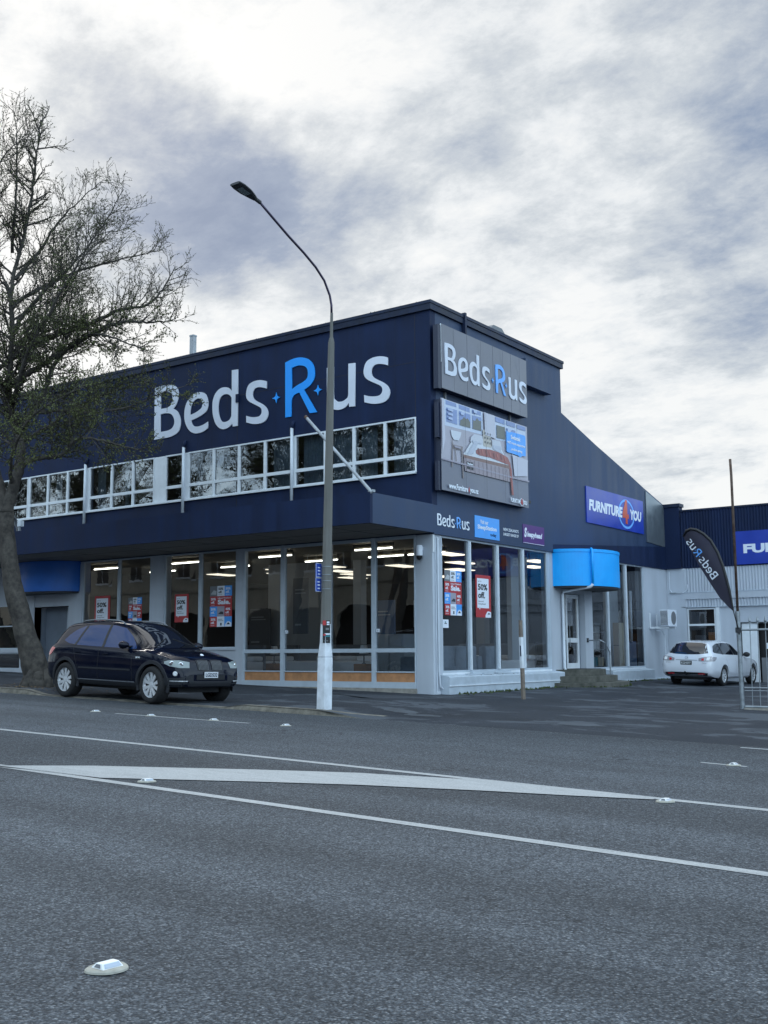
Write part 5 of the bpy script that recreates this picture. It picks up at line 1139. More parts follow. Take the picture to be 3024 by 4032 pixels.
while x < X1-2:
    m = MB().box(x, x+1.3, Y0-.32, Y0-.28, 7.3, 9.9, 'black').box(x-.1, x+1.4, Y0-.28, Y0-.2, 7.15, 7.3, 'white_frame').box(x+.62, x+.68, Y0-.28, Y0-.26, 7.3, 9.9, 'white_frame'); part(m, 'window', ob); x += 3.1
ob2 = wthing('opposite_shed', 'dark red-brown low building across the street reflected in the side glass', 'building', (10, -18, 0))
M['brickred'] = pmat('brick_red', (.12, .06, .05), .85)
part(MB().box(4, 40, -30, -18, -2, 5.0, 'brickred'), 'wall', ob2); part(MB().prism([(-30.3, 5.001), (-17.7, 5.001), (-24, 7.4)], 'x', 3.7, 40.3, 'dark'), 'roof', ob2)
yb = wthing('yard_building', 'long pale shed beyond the yard opposite the side wall, reflected in its glass', 'building', (14, 34, 0))
part(MB().box(12, 20, 24, 60, -2, 4.2, 'mid').box(11.9, 12, 24, 60, 2.6, 5.4, 'navy'), 'wall', yb)
# ------------------------------------------------------------------ tree
TQ = Vector((-22.45, 16.97, .66)); TR = Vector((.81, .58, 0)); TV = Vector((-.58, .81, 0))
def tp(u, z, w=0.0): return TQ + TR*u + Vector((0, 0, z)) + TV*w
def build_tree(name, label):
    random.seed(42)
    root = wthing(name, label, 'tree', tuple(TQ), 'street trees')
    tr = MB()
    trunk = [(0.0, -.15, .50), (-.02, .05, .42), (-.12, .4, .33), (-.42, 1.3, .255), (-.79, 2.57, .215), (-.98, 3.74, .185), (-1.0, 4.4, .175)]
    # finely ringed, uneven trunk
    pts = []; rad = []
    for i in range(len(trunk)-1):
        for k in range(8):
            t = k/8; a, b = trunk[i], trunk[i+1]
            pts.append(tp(a[0]+(b[0]-a[0])*t, a[1]+(b[1]-a[1])*t, .02*math.sin(i*8+k))); rad.append((a[2]+(b[2]-a[2])*t)*(1+random.uniform(-.03, .03)))
    tr.tube(pts, rad, 20, 'bark')
    for i in range(len(tr.v)-0):
        v = Vector(tr.v[i]); a = i % 20
        c = pts[min(i//20, len(pts)-1)]; d = v-c; v = c+d*(1+.05*math.sin(a*1.9+i//20*.16)+.035*math.sin(a*5.0+i//20*.35)+random.uniform(-.015, .015)); tr.v[i] = tuple(v)
    for s, ang in enumerate((.3, 1.5, 2.9, 4.2, 5.4)):
        tr.tube([tp(.30*math.cos(ang), .45, .30*math.sin(ang)), tp(.42*math.cos(ang), .12, .42*math.sin(ang)), tp(.62*math.cos(ang), -.12, .62*math.sin(ang))], [.06, .11, .07], 8, 'bark')
    part(tr, 'trunk', root, smooth=True)
    LB = [  # limbs: (u, z, depth) points, start and end radius
     ([(-1.0, 4.3, 0), (-.90, 4.8, .02), (-.74, 5.45, .05), (-.74, 6.05, .1), (-.93, 6.55, .2), (-1.12, 7.2, .25), (-1.12, 8.0, .2), (-1.06, 9.02, .1), (-1.08, 10.06, 0), (-.82, 11.3, -.1), (-.62, 12.6, -.1), (-.56, 13.7, 0), (-.50, 14.6, 0)], .17, .012),
     ([(-.74, 5.4, .05), (-.51, 5.58, 0), (-.1, 5.66, -.1), (.37, 5.70, -.2), (.84, 6.10, -.3), (1.41, 6.06, -.2), (2.0, 5.92, 0), (2.46, 5.82, .2)], .085, .012),
     ([(-.80, 6.3, .1), (-.45, 6.80, 0), (-.06, 7.45, -.2), (.21, 8.05, -.3), (.66, 8.48, -.4), (1.2, 8.7, -.5), (1.9, 8.5, -.6), (2.6, 8.2, -.7)], .10, .010),
     ([(-.45, 6.8, 0), (.2, 6.95, .3), (.9, 6.95, .6), (1.8, 7.15, .8), (2.5, 7.45, .8), (3.1, 7.65, .8)], .055, .008),
     ([(-1.12, 7.6, .2), (-.4, 8.0, .1), (.37, 8.46, 0), (1.0, 8.8, -.1), (1.69, 9.10, -.1), (2.3, 9.15, 0), (2.8, 9.2, .1), (3.1, 9.3, .2)], .095, .010),
     ([(-1.08, 8.3, .2), (-.1, 8.9, .4), (.75, 9.29, .6), (1.51, 9.70, .7), (2.25, 9.85, .7), (2.7, 10.3, .6), (3.0, 10.8, .5)], .09, .010),
     ([(-1.06, 8.9, .1), (-.8, 9.3, 0), (-.18, 9.85, -.3), (.58, 10.4, -.6), (1.3, 11.2, -.8), (1.95, 12.3, -.9)], .075, .008),
     ([(-1.0, 10.3, 0), (-.55, 11.1, .3), (-.12, 12.0, .5), (.35, 12.6, .6), (1.0, 13.2, .6)], .055, .007),
     ([(-1.1, 9.6, 0), (-.3, 10.6, 1.0), (.5, 11.2, 1.6), (1.4, 11.6, 2.0), (2.3, 11.9, 2.2)], .06, .008),
     ([(-1.0, 7.0, .2), (-.3, 8.0, -1.0), (.5, 8.9, -1.8), (1.3, 9.9, -2.3), (2.1, 10.6, -2.5)], .075, .008),
     ([(-.95, 6.0, .1), (-.5, 6.6, 1.1), (.1, 7.4, 2.0), (.9, 8.0, 2.7), (1.8, 8.4, 3.0)], .075, .008),
     ([(-.9, 5.0, 0), (-.6, 5.5, -.9), (0, 6.2, -1.7), (.8, 6.6, -2.2), (1.5, 6.9, -2.4)], .06, .008),
     ([(-1.1, 11.0, 0), (-.9, 12.3, -.5), (-.8, 13.6, -.8), (-.9, 14.4, -.9)], .045, .006),
     ([(-1.0, 4.3, 0), (-1.3, 5.2, .1), (-1.7, 6.4, .2), (-1.9, 8.0, .2), (-2.0, 10.0, 0), (-1.9, 12.0, .1), (-1.6, 14.2, .1)], .16, .010),
     ([(-1.7, 6.4, .2), (-2.6, 7.4, .1), (-3.6, 8.4, 0), (-4.6, 9.4, 0)], .10, .008),
     ([(-1.85, 7.4, .2), (-1.3, 8.4, .6), (-.6, 9.6, 1.3), (.1, 10.9, 1.5), (.6, 12.2, 1.4)], .07, .008),
     ([(-1.95, 9.0, .1), (-2.8, 10.4, -.4), (-3.4, 12.0, -.6)], .07, .008), ([(-1.95, 10.0, 0), (-1.5, 11.4, -.7), (-1.1, 12.8, -1.2), (-.3, 13.6, -1.4)], .05, .007)]
    br = MB(); tw = MB(); lf = MB()
    def curve(P, n):
        out = []
        for i in range(len(P)-1):
            p0 = P[i-1] if i else P[i]*2-P[i+1]; p1, p2 = P[i], P[i+1]; p3 = P[i+2] if i+2 < len(P) else P[i+1]*2-P[i]
            for k in range(n):
                t = k/n; out.append(.5*((2*p1)+(p2-p0)*t+(2*p0-5*p1+4*p2-p3)*t*t+(3*p1-p0-3*p2+p3)*t**3))
        out.append(P[-1]); return out
    def rv(): return Vector((random.gauss(0, 1), random.gauss(0, 1), random.gauss(0, 1))).normalized()
    def leafat(p, s):
        a = rv()*s; b = rv(); b = (b - a.normalized()*b.dot(a.normalized())).normalized()*s*.55
        lf.add([p, p+a*.5+b, p+a, p+a*.5-b], [(0, 1, 2, 3)], 'leaf')
    def shoot(p, d, L, r, lvl, dens):
        n = 6 if lvl == 1 else (4 if lvl == 2 else 3)
        pts = [p]; dd_ = d.copy()
        for i in range(n):
            dd_ = (dd_ + rv()*.16 + Vector((0, 0, .05 if lvl < 3 else .03))).normalized(); pts.append(pts[-1]+dd_*(L/n))
        rr = [max(.0036, r*(1-.8*i/n)) for i in range(n+1)]
        (br if lvl == 1 else tw).tube(pts, rr, 5 if lvl == 1 else 3, 'bark' if lvl == 1 else 'twig', cap=False)
        if lvl < 3:
            sp = .125 if lvl == 1 else .07; k = int(L/sp)
            for j in range(k):
                t = (j+.6)/k
                if t < .12: continue
                i = min(int(t*n), n-1); q = pts[i].lerp(pts[i+1], t*n-i); tan = (pts[i+1]-pts[i]).normalized()
                s = rv(); s = (s-tan*s.dot(tan)).normalized()
                nd = (tan*.75+s*.75+Vector((0, 0, .14))).normalized()
                shoot(q, nd, (L*.50*(1.15-t*.7) if lvl == 1 else random.uniform(.13, .30)), r*.5, lvl+1, dens)
        if lvl == 3:
            for j in range(dens if random.random() < .9 else 1):
                t = random.random(); i = min(int(t*n), n-1); leafat(pts[i].lerp(pts[i+1], t*n-i)+rv()*.012, random.uniform(.024, .048) if p.z < 10 else random.uniform(.015, .034))
    for L3, r0, r1 in LB:
        P = curve([tp(*p) for p in L3], 6); n = len(P)
        P = [p+rv()*.02 if 0 < i < n-1 else p for i, p in enumerate(P)]
        br.tube(P, [max(r1, r0+(r1-r0)*(i/(n-1))**.75) for i in range(n)], 9, 'bark')
        length = sum((P[i+1]-P[i]).length for i in range(n-1)); acc = 0; nxt = length*.16
        off = L3[-1][0] < -1.5
        for i in range(n-1):
            seg = (P[i+1]-P[i]).length
            while acc+seg > nxt:
                t = nxt/length; q = P[i].lerp(P[i+1], (nxt-acc)/seg); tan = (P[i+1]-P[i]).normalized(); s = rv(); s = (s-tan*s.dot(tan)).normalized()
                nd = (tan*.62+s*.85+Vector((0, 0, .12))).normalized()
                shoot(q, nd, random.uniform(.85, 1.5)*(1.1-.55*t), max(.010, r0*.28*(1-.5*t)), 1, 6 if q.z < 10 else 5)
                nxt += (.135 if not off else .36)*random.uniform(.7, 1.3)
            acc += seg
    part(br, 'branches', root, smooth=True, fix=False); part(tw, 'twigs', root, fix=False); part(lf, 'foliage', root, fix=False)
    print('tree faces', len(br.f), len(tw.f), len(lf.f))
    return root
tree = build_tree('street_tree', 'leaning street tree with young green leaves on the berm behind the black car')
def dup_tree(loc, rz, s, label):
    t = tree.copy(); COL.objects.link(t); t.matrix_world = Matrix.Translation(loc) @ Matrix.Rotation(rz, 4, 'Z') @ Matrix.Scale(s, 4); t['label'] = label
    for ch in list(tree.children):
        c_ = ch.copy(); COL.objects.link(c_); c_.parent = t; c_.matrix_parent_inverse = ch.matrix_parent_inverse.copy()
dup_tree((-38, -7.5, 1.0), R(80), 1.30, 'bare spreading street tree across the road reflected in the upper windows by the corner')
dup_tree((-47, -9.0, 1.2), R(140), 1.40, 'broad street tree across the road mirrored in the middle upper windows')
dup_tree((-57, -8.0, 1.4), R(20), 1.45, 'tall street tree across the road mirrored in the upper windows above the black car')
dup_tree((-66, -9.0, 1.6), R(200), 1.5, 'leafy street tree across the road mirrored in the upper windows near the letter B')
dup_tree((-75, -8.0, 1.8), R(310), 1.5, 'street tree across the road mirrored in the upper windows next to the real tree')

# ------------------------------------------------------------------ cars
def cr(xs, ys, x):
    """smooth interpolation through a table"""
    if x <= xs[0]: return ys[0]
    if x >= xs[-1]: return ys[-1]
    for i in range(len(xs)-1):
        if x <= xs[i+1]:
            h = xs[i+1]-xs[i]; t = (x-xs[i])/h
            m = lambda k: 0 if False else ((ys[min(k+1, len(ys)-1)]-ys[max(k-1, 0)])/(xs[min(k+1, len(xs)-1)]-xs[max(k-1, 0)]))
            def mono(k):
                if k == 0 or k == len(xs)-1: return (ys[min(k+1, len(ys)-1)]-ys[max(k-1, 0)])/(xs[min(k+1, len(xs)-1)]-xs[max(k-1, 0)])
                a = (ys[k]-ys[k-1])/(xs[k]-xs[k-1]); b = (ys[k+1]-ys[k])/(xs[k+1]-xs[k])
                return 0 if a*b <= 0 else 2*a*b/(a+b)
            m0, m1 = mono(i)*h, mono(i+1)*h
            return (2*t**3-3*t*t+1)*ys[i]+(t**3-2*t*t+t)*m0+(-2*t**3+3*t*t)*ys[i+1]+(t**3-t*t)*m1
def make_car(name, label, P, mtx):
    root = thing(name, label, 'car', mat=mtx); root['local'] = 1
    def lp(mb, nm, parent=None, **k):
        o = mb.build(nm, None, **k); o.parent = parent or root; return o
    tb = P['tab']; X = [t[0] for t in tb]
    col = lambda k: [t[k] for t in tb]
    zs, zb, zt, Wl, Wr = (col(i) for i in (1, 2, 3, 4, 5))
    x0, x1 = X[0], X[-1]; st = []
    n = 84
    for i in range(n+1):
        t = i/n; s = .5-.5*math.cos(math.pi*t); s = .6*t+.4*s
        st.append(x0+(x1-x0)*s)
    secs = []
    for x in st:
        a, b, c, w_, r_ = (cr(X, k, x) for k in (zs, zb, zt, Wl, Wr))
        dr = min(.10, max(.006, .55*(c-b))); h = b-a
        key = [(0, a), (.55*w_, a), (.90*w_, a+.015), (.965*w_, a+.07*h+.03), (.99*w_, a+.30*h), (1.0*w_, a+.52*h), (.992*w_, a+.74*h), (.972*w_, a+.90*h), (.945*w_, b), ]
        g = [(r_+(.93*w_-r_)*(1-t)**.85, b+(c-dr-b)*t) for t in (.12, .4, .7, .93)]
        key += g + [(r_*.975, c-dr*.78), (r_*.88, c-dr*.42), (r_*.62, c-dr*.14), (r_*.3, c-dr*.03), (0, c)]
        secs.append(key)
    m = len(secs[0]); vs = []; 
    for x, s in zip(st, secs):
        for y, z in s: vs.append((x, y, z))
        for y, z in s[1:-1][::-1]: vs.append((x, -y, z))
    k = 2*m-2; fs = [(i*k+j, i*k+(j+1) % k, (i+1)*k+(j+1) % k, (i+1)*k+j) for i in range(n) for j in range(k)]
    fs += [tuple(range(k)), tuple(range((n+1)*k-1, n*k-1, -1))]
    body = MB(); body.add(vs, fs, P['paint'])
    bo = lp(body, 'body', smooth=True)
    bm = bmesh.new(); bm.from_mesh(bo.data); bvh = BVHTree.FromBMesh(bm); bm.free()
    # wheel wells cut out
    cut = MB(); RW = P['well']
    for ax_ in (0.0, P['wb']):
        for s in (-1, 1): 
            yy = sorted((s*.52, s*1.3)); cut.lathe([(0, yy[0]), (RW, yy[0]), (RW, yy[1]), (0, yy[1])], 40, 'dark', axis='y', c=(ax_, 0, P['r']+.01))
    cb_ = cut.build('cutter', None); mod = bo.modifiers.new('b', 'BOOLEAN'); mod.object = cb_; mod.operation = 'DIFFERENCE'; mod.solver = 'EXACT'
    bpy.context.view_layer.update(); cb_.matrix_world = mtx; bpy.context.view_layer.update()
    dg = bpy.context.evaluated_depsgraph_get(); nm_ = bpy.data.meshes.new_from_object(bo.evaluated_get(dg)); 
    bo.modifiers.clear(); old = bo.data; bo.data = nm_; nm_.name = 'body'; bpy.data.objects.remove(cb_)
    for p in bo.data.polygons: p.use_smooth = True
    try: bo.data.set_sharp_from_angle(angle=R(38))
    except Exception: pass
    def hit(o, d):
        r = bvh.ray_cast(Vector(o), Vector(d)); return r[0]
    def patch(outline_fn, nx, ny, org, d, off, mat, mb=None, back=False):
        """outline_fn(s,t)->(a,b); org(a,b)->ray origin"""
        mb = mb or MB(); vs = []; ok = []
        d = Vector(d).normalized()
        for j in range(ny+1):
            for i in range(nx+1):
                a, b = outline_fn(i/nx, j/ny); h = hit(org(a, b), d)
                ok.append(h is not None); vs.append(tuple((h if h is not None else Vector(org(a, b)))-d*off))
        fs = [(j*(nx+1)+i, j*(nx+1)+i+1, (j+1)*(nx+1)+i+1, (j+1)*(nx+1)+i) for j in range(ny) for i in range(nx)]
        fs = [f for f in fs if all(ok[q] for q in f)]
        mb.add(vs, fs, mat); return mb
    def two(top, bot):
        def f(s, t):
            def at(c):
                L_ = [0]
                for i in range(1, len(c)): L_.append(L_[-1]+math.dist(c[i], c[i-1]))
                dd_ = s*L_[-1]
                for i in range(1, len(c)):
                    if dd_ <= L_[i]+1e-9:
                        q = (dd_-L_[i-1])/max(1e-9, L_[i]-L_[i-1]); return tuple(c[i-1][z]+(c[i][z]-c[i-1][z])*q for z in (0, 1))
                return c[-1]
            a, b = at(bot), at(top); return a[0]+(b[0]-a[0])*t, a[1]+(b[1]-a[1])*t
        return f
    side = lambda s: ((lambda a, b: (a, s*2.5, b)), (0, -s, 0))
    for nm2, kind, top, bot, mat, off, nx, ny in P['panels']:
        sides = {'side': (-1, 1), 'r': (-1,), 'l': (1,)}.get(kind)
        if sides:
            for s in sides:
                o_, d_ = side(s); lp(patch(two(top, bot), nx, ny, o_, d_, off, mat), nm2, smooth=True, fix=False)
        elif kind in ('front', 'rear'):
            d_ = (-1, 0, 0) if kind == 'front' else (1, 0, 0); ox = 6 if kind == 'front' else -4
            lp(patch(two(top, bot), nx, ny, lambda a, b: (ox, a, b), d_, off, mat), nm2, smooth=True, fix=False)
        elif kind == 'frontm' or kind == 'rearm':
            d_ = (-1, 0, 0) if kind == 'frontm' else (1, 0, 0); ox = 6 if kind == 'frontm' else -4
            for s in (-1, 1):
                tt = [(s*a, b) for a, b in top]; bb2 = [(s*a, b) for a, b in bot]
                lp(patch(two(tt, bb2), nx, ny, lambda a, b: (ox, a, b), d_, off, mat), nm2, smooth=True, fix=False)
        elif kind == 'top':
            lp(patch(two(top, bot), nx, ny, lambda a, b: (b, a, 4), (0, 0, -1), off, mat), nm2, smooth=True, fix=False)
        elif kind == 'diag':   # corner lamps: ray from front corner
            for s in (-1, 1):
                vec = Vector(P['diag']); vec = Vector((vec.x, vec.y*s, vec.z)); 
                tt = top; 
                sx = P['diagx']
                def org(a, b, s=s): return (sx+a*.0+3*(-vec.x), s*a+3*(-vec.y), b)
                lp(patch(two(top, bot), nx, ny, org, vec, off, mat), nm2, smooth=True, fix=False)
    # wheels
    for xx in (0.0, P['wb']):
        for s in (-1, 1):
            wh = thing('wheel', None, None); wh.parent = root; yo = s*P['track']; wh.location = (xx, yo, P['r']); wh['label'] = wh.get('label') or ''
            del wh['label']
            if xx > 0 and P.get('steer'): wh.rotation_euler = (0, 0, P['steer'])
            r = P['r']; ri = P['rim']; tw_ = P['tw']
            t = MB(); prof = [(ri-.005, -tw_/2+.01), (ri+.03, -tw_/2), (r-.03, -tw_/2+.005), (r-.008, -tw_/2+.03), (r, -tw_/2+.06), (r, tw_/2-.06), (r-.008, tw_/2-.03), (r-.03, tw_/2-.005), (ri+.03, tw_/2), (ri-.005, tw_/2-.01), (ri-.01, 0), (ri-.005, -tw_/2+.01)]
            t.lathe(prof, 48, 'rubber', axis='y'); o = t.build('tyre', None, smooth=True); o.parent = wh
            t = MB(); f = s*(tw_/2-.02)
            t.lathe([(0, s*.0), (ri-.02, s*.0)], 32, 'black', axis='y'); t.lathe([(ri-.03, -.06), (ri-.012, f-.03*s), (ri-.005, f), (ri+.008, f), (ri+.004, f-.04*s)], 48, P.get('rimmat', 'alloy'), axis='y')
            t.lathe([(.0, f-.012*s), (.055, f-.014*s), (.062, f-.04*s), (.06, f-.08*s)], 20, P.get('rimmat', 'alloy'), axis='y')
            ns = P['spokes']
            for q in range(ns):
                for dd_ in ((-1, 1) if P.get('double') else (0,)):
                    a = 2*math.pi*q/ns + dd_*P.get('da', .14); a2 = 2*math.pi*q/ns + dd_*P.get('da2', .30)
                    w1, w2 = P.get('sw', (.018, .030))
                    def pt(rad, ang, off, dep): return (rad*math.cos(ang)-off*math.sin(ang), dep, rad*math.sin(ang)+off*math.cos(ang))
                    A = [pt(.045, a, -w1, f-.02*s), pt(.045, a, w1, f-.02*s), pt(ri-.012, a2, w2, f-.008*s), pt(ri-.012, a2, -w2, f-.008*s)]
                    B = [(x_, y_-.03*s, z_) for x_, y_, z_ in A]
                    t.add(A+B, [(0, 1, 2, 3), (7, 6, 5, 4), (0, 4, 5, 1), (1, 5, 6, 2), (2, 6, 7, 3), (3, 7, 4, 0)], P.get('rimmat', 'alloy'))
            o = t.build('rim', None); o.parent = wh
    # arch trims
    if P.get('arch'):
        for xx in (0.0, P['wb']):
            for s in (-1, 1):
                t = MB(); vs = []; N2 = 30; ok = True
                a0, a1 = R(-18), R(198)
                for i in range(N2+1):
                    a = a0+(a1-a0)*i/N2
                    for rr, off in ((RW-.012, -.05), (RW-.012, .012), (RW+P['arch'], .012), (RW+P['arch']+.008, -.01)):
                        x_, z_ = xx+rr*math.cos(a), P['r']+.01+rr*math.sin(a)
                        h = hit((xx+(RW+P['arch']*.5)*math.cos(a), s*2.5, max(P['r']+.01+(RW+P['arch']*.5)*math.sin(a), cr(X, zs, x_)+.06)), (0, -s, 0))
                        y_ = (abs(h.y) if h is not None else P['track']+.1)+off; vs.append((x_, s*y_, z_))
                t.add(vs, [(i*4+j, i*4+j+1, (i+1)*4+j+1, (i+1)*4+j) for i in range(N2) for j in range(3)], P.get('archmat', 'plastic')); lp(t, 'wheel_arch', smooth=False)
    # underside
    lp(MB().box(x0+.35, x1-.35, -.55, .55, P['r']*.62, P['r']*.62+.14, 'black'), 'underbody')
    # mirrors
    for s in (-1, 1):
        mx_, mz = P['mirror']; h = hit((mx_, s*2.5, mz), (0, -s, 0)); y_ = abs(h.y) if h is not None else .85
        t = MB(); t.box(mx_-.05, mx_+.05, min(s*(y_-.03), s*(y_+.08)), max(s*(y_-.03), s*(y_+.08)), mz-.02, mz+.02, P.get('mirrormat', 'carblack'))
        prof = [(mx_-.075, .065), (mx_-.03, .085), (mx_+.06, .06), (mx_+.11, .02)]
        c0 = y_+.17; N3 = 12; vs = []
        for x_, r_ in prof:
            for j in range(N3): a = 2*math.pi*j/N3; vs.append((x_, s*(c0+r_*1.45*math.cos(a)), mz+.03+r_*math.sin(a)))
        t.add(vs, [(i*N3+j, i*N3+(j+1) % N3, (i+1)*N3+(j+1) % N3, (i+1)*N3+j) for i in range(3) for j in range(N3)]+[tuple(range(N3)), tuple(range(4*N3-1, 3*N3-1, -1))], P.get('mirrormat', 'carblack'))
        lp(t, 'mirror', bevel=0, smooth=True)
    return root, lp, patch, two, hit
# black SUV:  x, sill, belt, top, half width, roof half width
suv = dict(paint='carblack', wb=2.93, r=.375, rim=.262, tw=.28, track=.82, well=.425, arch=.055, spokes=5, double=True, sw=(.020, .040), mirror=(2.10, 1.13), steer=R(-3),
 tab=[(-.78, .50, .70, .74, .74, .60), (-.765, .44, .86, .92, .84, .66), (-.73, .40, .98, 1.06, .895, .68), (-.67, .36, 1.05, 1.20, .92, .67), (-.57, .33, 1.10, 1.45, .938, .645), (-.42, .32, 1.125, 1.605, .948, .62), (-.24, .31, 1.13, 1.64, .955, .615), (.10, .30, 1.125, 1.665, .962, .62), (.6, .29, 1.105, 1.685, .965, .635), (1.15, .29, 1.085, 1.68, .966, .63), (1.6, .29, 1.07, 1.635, .966, .615), (1.95, .29, 1.06, 1.50, .965, .635),
      (2.3, .29, 1.045, 1.30, .963, .68), (2.58, .29, 1.03, 1.15, .96, .72), (2.72, .29, 1.015, 1.10, .957, .74), (2.95, .30, .985, 1.07, .95, .75), (3.16, .31, .945, 1.03, .935, .73), (3.34, .32, .91, .995, .91, .72), (3.46, .33, .88, .965, .88, .70), (3.545, .34, .83, .91, .84, .67), (3.61, .35, .75, .83, .79, .63), (3.65, .38, .64, .70, .73, .58), (3.67, .43, .56, .60, .67, .54)])
A_top = [(2.30, 1.10), (1.98, 1.34), (1.68, 1.51), (1.3, 1.568), (.7, 1.572), (.30, 1.545), (.05, 1.47), (-.12, 1.36), (-.22, 1.25)]
A_bot = [(2.30, 1.085), (1.6, 1.10), (.9, 1.115), (.3, 1.135), (-.02, 1.165), (-.22, 1.22)]
suv['panels'] = [
 ('side_window', 'side', A_top, A_bot, 'sideglass', .004, 40, 8),
 ('window_pillar', 'side', [(1.14, 1.58), (1.22, 1.58)], [(1.20, 1.105), (1.28, 1.105)], 'black', .007, 2, 6),
 ('window_pillar', 'side', [(.34, 1.56), (.42, 1.56)], [(.22, 1.13), (.29, 1.13)], 'black', .007, 2, 6),
 ('windscreen', 'top', [(-.62, 1.70), (-.3, 1.66), (.3, 1.66), (.62, 1.70)], [(-.82, 2.50), (-.3, 2.66), (.3, 2.66), (.82, 2.50)], 'carglass', .005, 18, 14),
 ('rear_window', 'rear', [(-.54, 1.55), (.54, 1.55)], [(-.66, 1.14), (.66, 1.14)], 'carglass', .005, 12, 8),
 ('headlight', 'diagF', None, None, None, 0, 0, 0),
 ('side_moulding', 'side', [(.50, .675), (2.28, .675)], [(.50, .64), (2.28, .64)], 'plastic', .012, 16, 1),
 ('sill_strip', 'side', [(.48, .425), (2.42, .425)], [(.48, .402), (2.42, .402)], 'chrome', .012, 16, 1),
 ('sill_trim', 'side', [(.44, .40), (2.50, .40)], [(.44, .315), (2.50, .315)], 'plastic', .008, 16, 2),
 ('door_gap', 'side', [(1.165, 1.12), (1.175, 1.12)], [(1.165, .44), (1.175, .44)], 'black', .002, 1, 10), ('door_gap', 'side', [(2.27, 1.08), (2.28, 1.08)], [(2.33, .44), (2.34, .44)], 'black', .002, 1, 10), ('door_gap', 'side', [(.20, 1.15), (.21, 1.15)], [(.46, .62), (.47, .62)], 'black', .002, 1, 8),
 ('door_handle', 'side', [(1.32, .985), (1.52, .985)], [(1.32, .955), (1.52, .955)], 'carblack', .03, 4, 1), ('door_handle', 'side', [(.32, 1.00), (.52, 1.00)], [(.32, .97), (.52, .97)], 'carblack', .03, 4, 1),
 ('fuel_flap', 'side', [(2.42, .93), (2.56, .93)], [(2.42, .90), (2.56, .90)], 'chrome', .008, 3, 1),
 ('bumper_trim', 'front', [(-.60, .48), (.60, .48)], [(-.50, .37), (.50, .37)], 'plastic', .006, 18, 4),
 ('air_intake', 'front', [(-.38, .60), (.38, .60)], [(-.38, .50), (.38, .50)], 'black', .005, 12, 3),
 ('tail_light', 'side', [(-.66, 1.08), (-.5, 1.07), (-.44, 1.05)], [(-.735, .90), (-.65, .89), (-.58, .91)], 'taillamp', .008, 6, 6),
 ('tail_light', 'rearm', [(.70, 1.10), (.84, 1.10)], [(.72, .92), (.86, .92)], 'taillamp', .008, 5, 5)]
suv['panels'] = [p for p in suv['panels'] if p[1] != 'diagF']
def carmat(rx, ry, rz, yaw, pitch, roll): return Matrix.Translation((rx, ry, rz)) @ Matrix.Rotation(yaw, 4, 'Z') @ Matrix.Rotation(pitch, 4, 'Y') @ Matrix.Rotation(roll, 4, 'X')
CM = carmat(-19.66, 16.45, .53, R(-3.6), R(1.6), R(-1.0))
root, lp_, patch_, two_, hit_ = make_car('black_suv', 'glossy black SUV with silver alloy wheels parked under the canopy by the tree', suv, CM)
for s in (-1, 1):
    # headlights wrap the corner: cast along a diagonal
    d = Vector((-.80, -.60*s, 0)); pr = Vector((-d.y, d.x, 0))*s
    def og(a, b, d=d, pr=pr, s=s): return tuple(Vector((3.17, .70*s, b)) + pr*a - d*3)
    T_ = [(-.10, .855), (.0, .885), (.20, .885), (.40, .85)]; B_ = [(-.10, .815), (.0, .765), (.20, .735), (.40, .735)]
    if s == 1: pass
    mb = patch_(two_(T_, B_), 14, 6, og, d, .008, 'lampglass'); hl = lp_(mb, 'headlight', smooth=True, fix=False)
    for (aa, zz) in ((.05, .82), (.22, .80)):
        h = hit_(og(aa, zz), d)
        if h is not None:
            q = MB(); q.lathe([(0, .012), (.035, .012), (.05, .0), (.055, -.01)], 16, 'chrome', axis='x'); rot = Matrix.Translation(h) @ Matrix.Rotation(math.atan2(-d.y, -d.x), 4, 'Z'); q.v = [tuple(rot @ Vector(v)) for v in q.v]; o = q.build('lamp_bowl', None); o.parent = hl
    h = hit_(og(.12, .62), d)
    if h is not None:
        q = MB(); q.lathe([(0, .012), (.03, .014), (.045, .012), (.05, -.01)], 16, 'alloy', axis='x'); rot = Matrix.Translation(h) @ Matrix.Rotation(math.atan2(-d.y, -d.x), 4, 'Z'); q.v = [tuple(rot @ Vector(v)) for v in q.v]; lp_(q, 'fog_lamp')
    # bumper corner strip
    T2 = [(.02, .485), (.38, .485)]; B2 = [(.02, .465), (.38, .465)]
    lp_(patch_(two_(T2, B2), 12, 1, og, d, .012, 'alloy'), 'bumper_strip', fix=False)
    T2 = [(-.10, .53), (.2, .54), (.5, .60)]; B2 = [(-.10, .36), (.2, .36), (.5, .38)]
    lp_(patch_(two_(T2, B2), 12, 4, og, d, .004, 'plastic'), 'bumper_trim', fix=False)
    # kidney grille
    T2 = [(.03*s, .90), (.20*s, .91), (.36*s, .89)]; B2 = [(.04*s, .70), (.18*s, .67), (.33*s, .70)]
    of = lambda a, b: (6, a, b)
    kg = lp_(patch_(two_(T2, B2), 8, 6, of, (-1, 0, 0), .008, 'black'), 'grille', fix=False)
    mb = MB()
    for k in range(8):
        y_ = s*(.06+.034*k); lo, hi = hit_((6, y_, .70), (-1, 0, 0)), hit_((6, y_, .885), (-1, 0, 0)); md = hit_((6, y_, .80), (-1, 0, 0))
        if lo and hi and md: mb.tube([lo+Vector((.012, 0, 0)), md+Vector((.014, 0, 0)), hi+Vector((.012, 0, 0))], .005, 5, 'mid')
    o = mb.build('grille_bar', None); o.parent = kg
h = hit_((6, 0, .60), (-1, 0, 0)); px_ = h.x+.02
lp_(MB().box(px_-.012, px_, -.18, .18, .54, .66, 'plate'), 'number_plate')
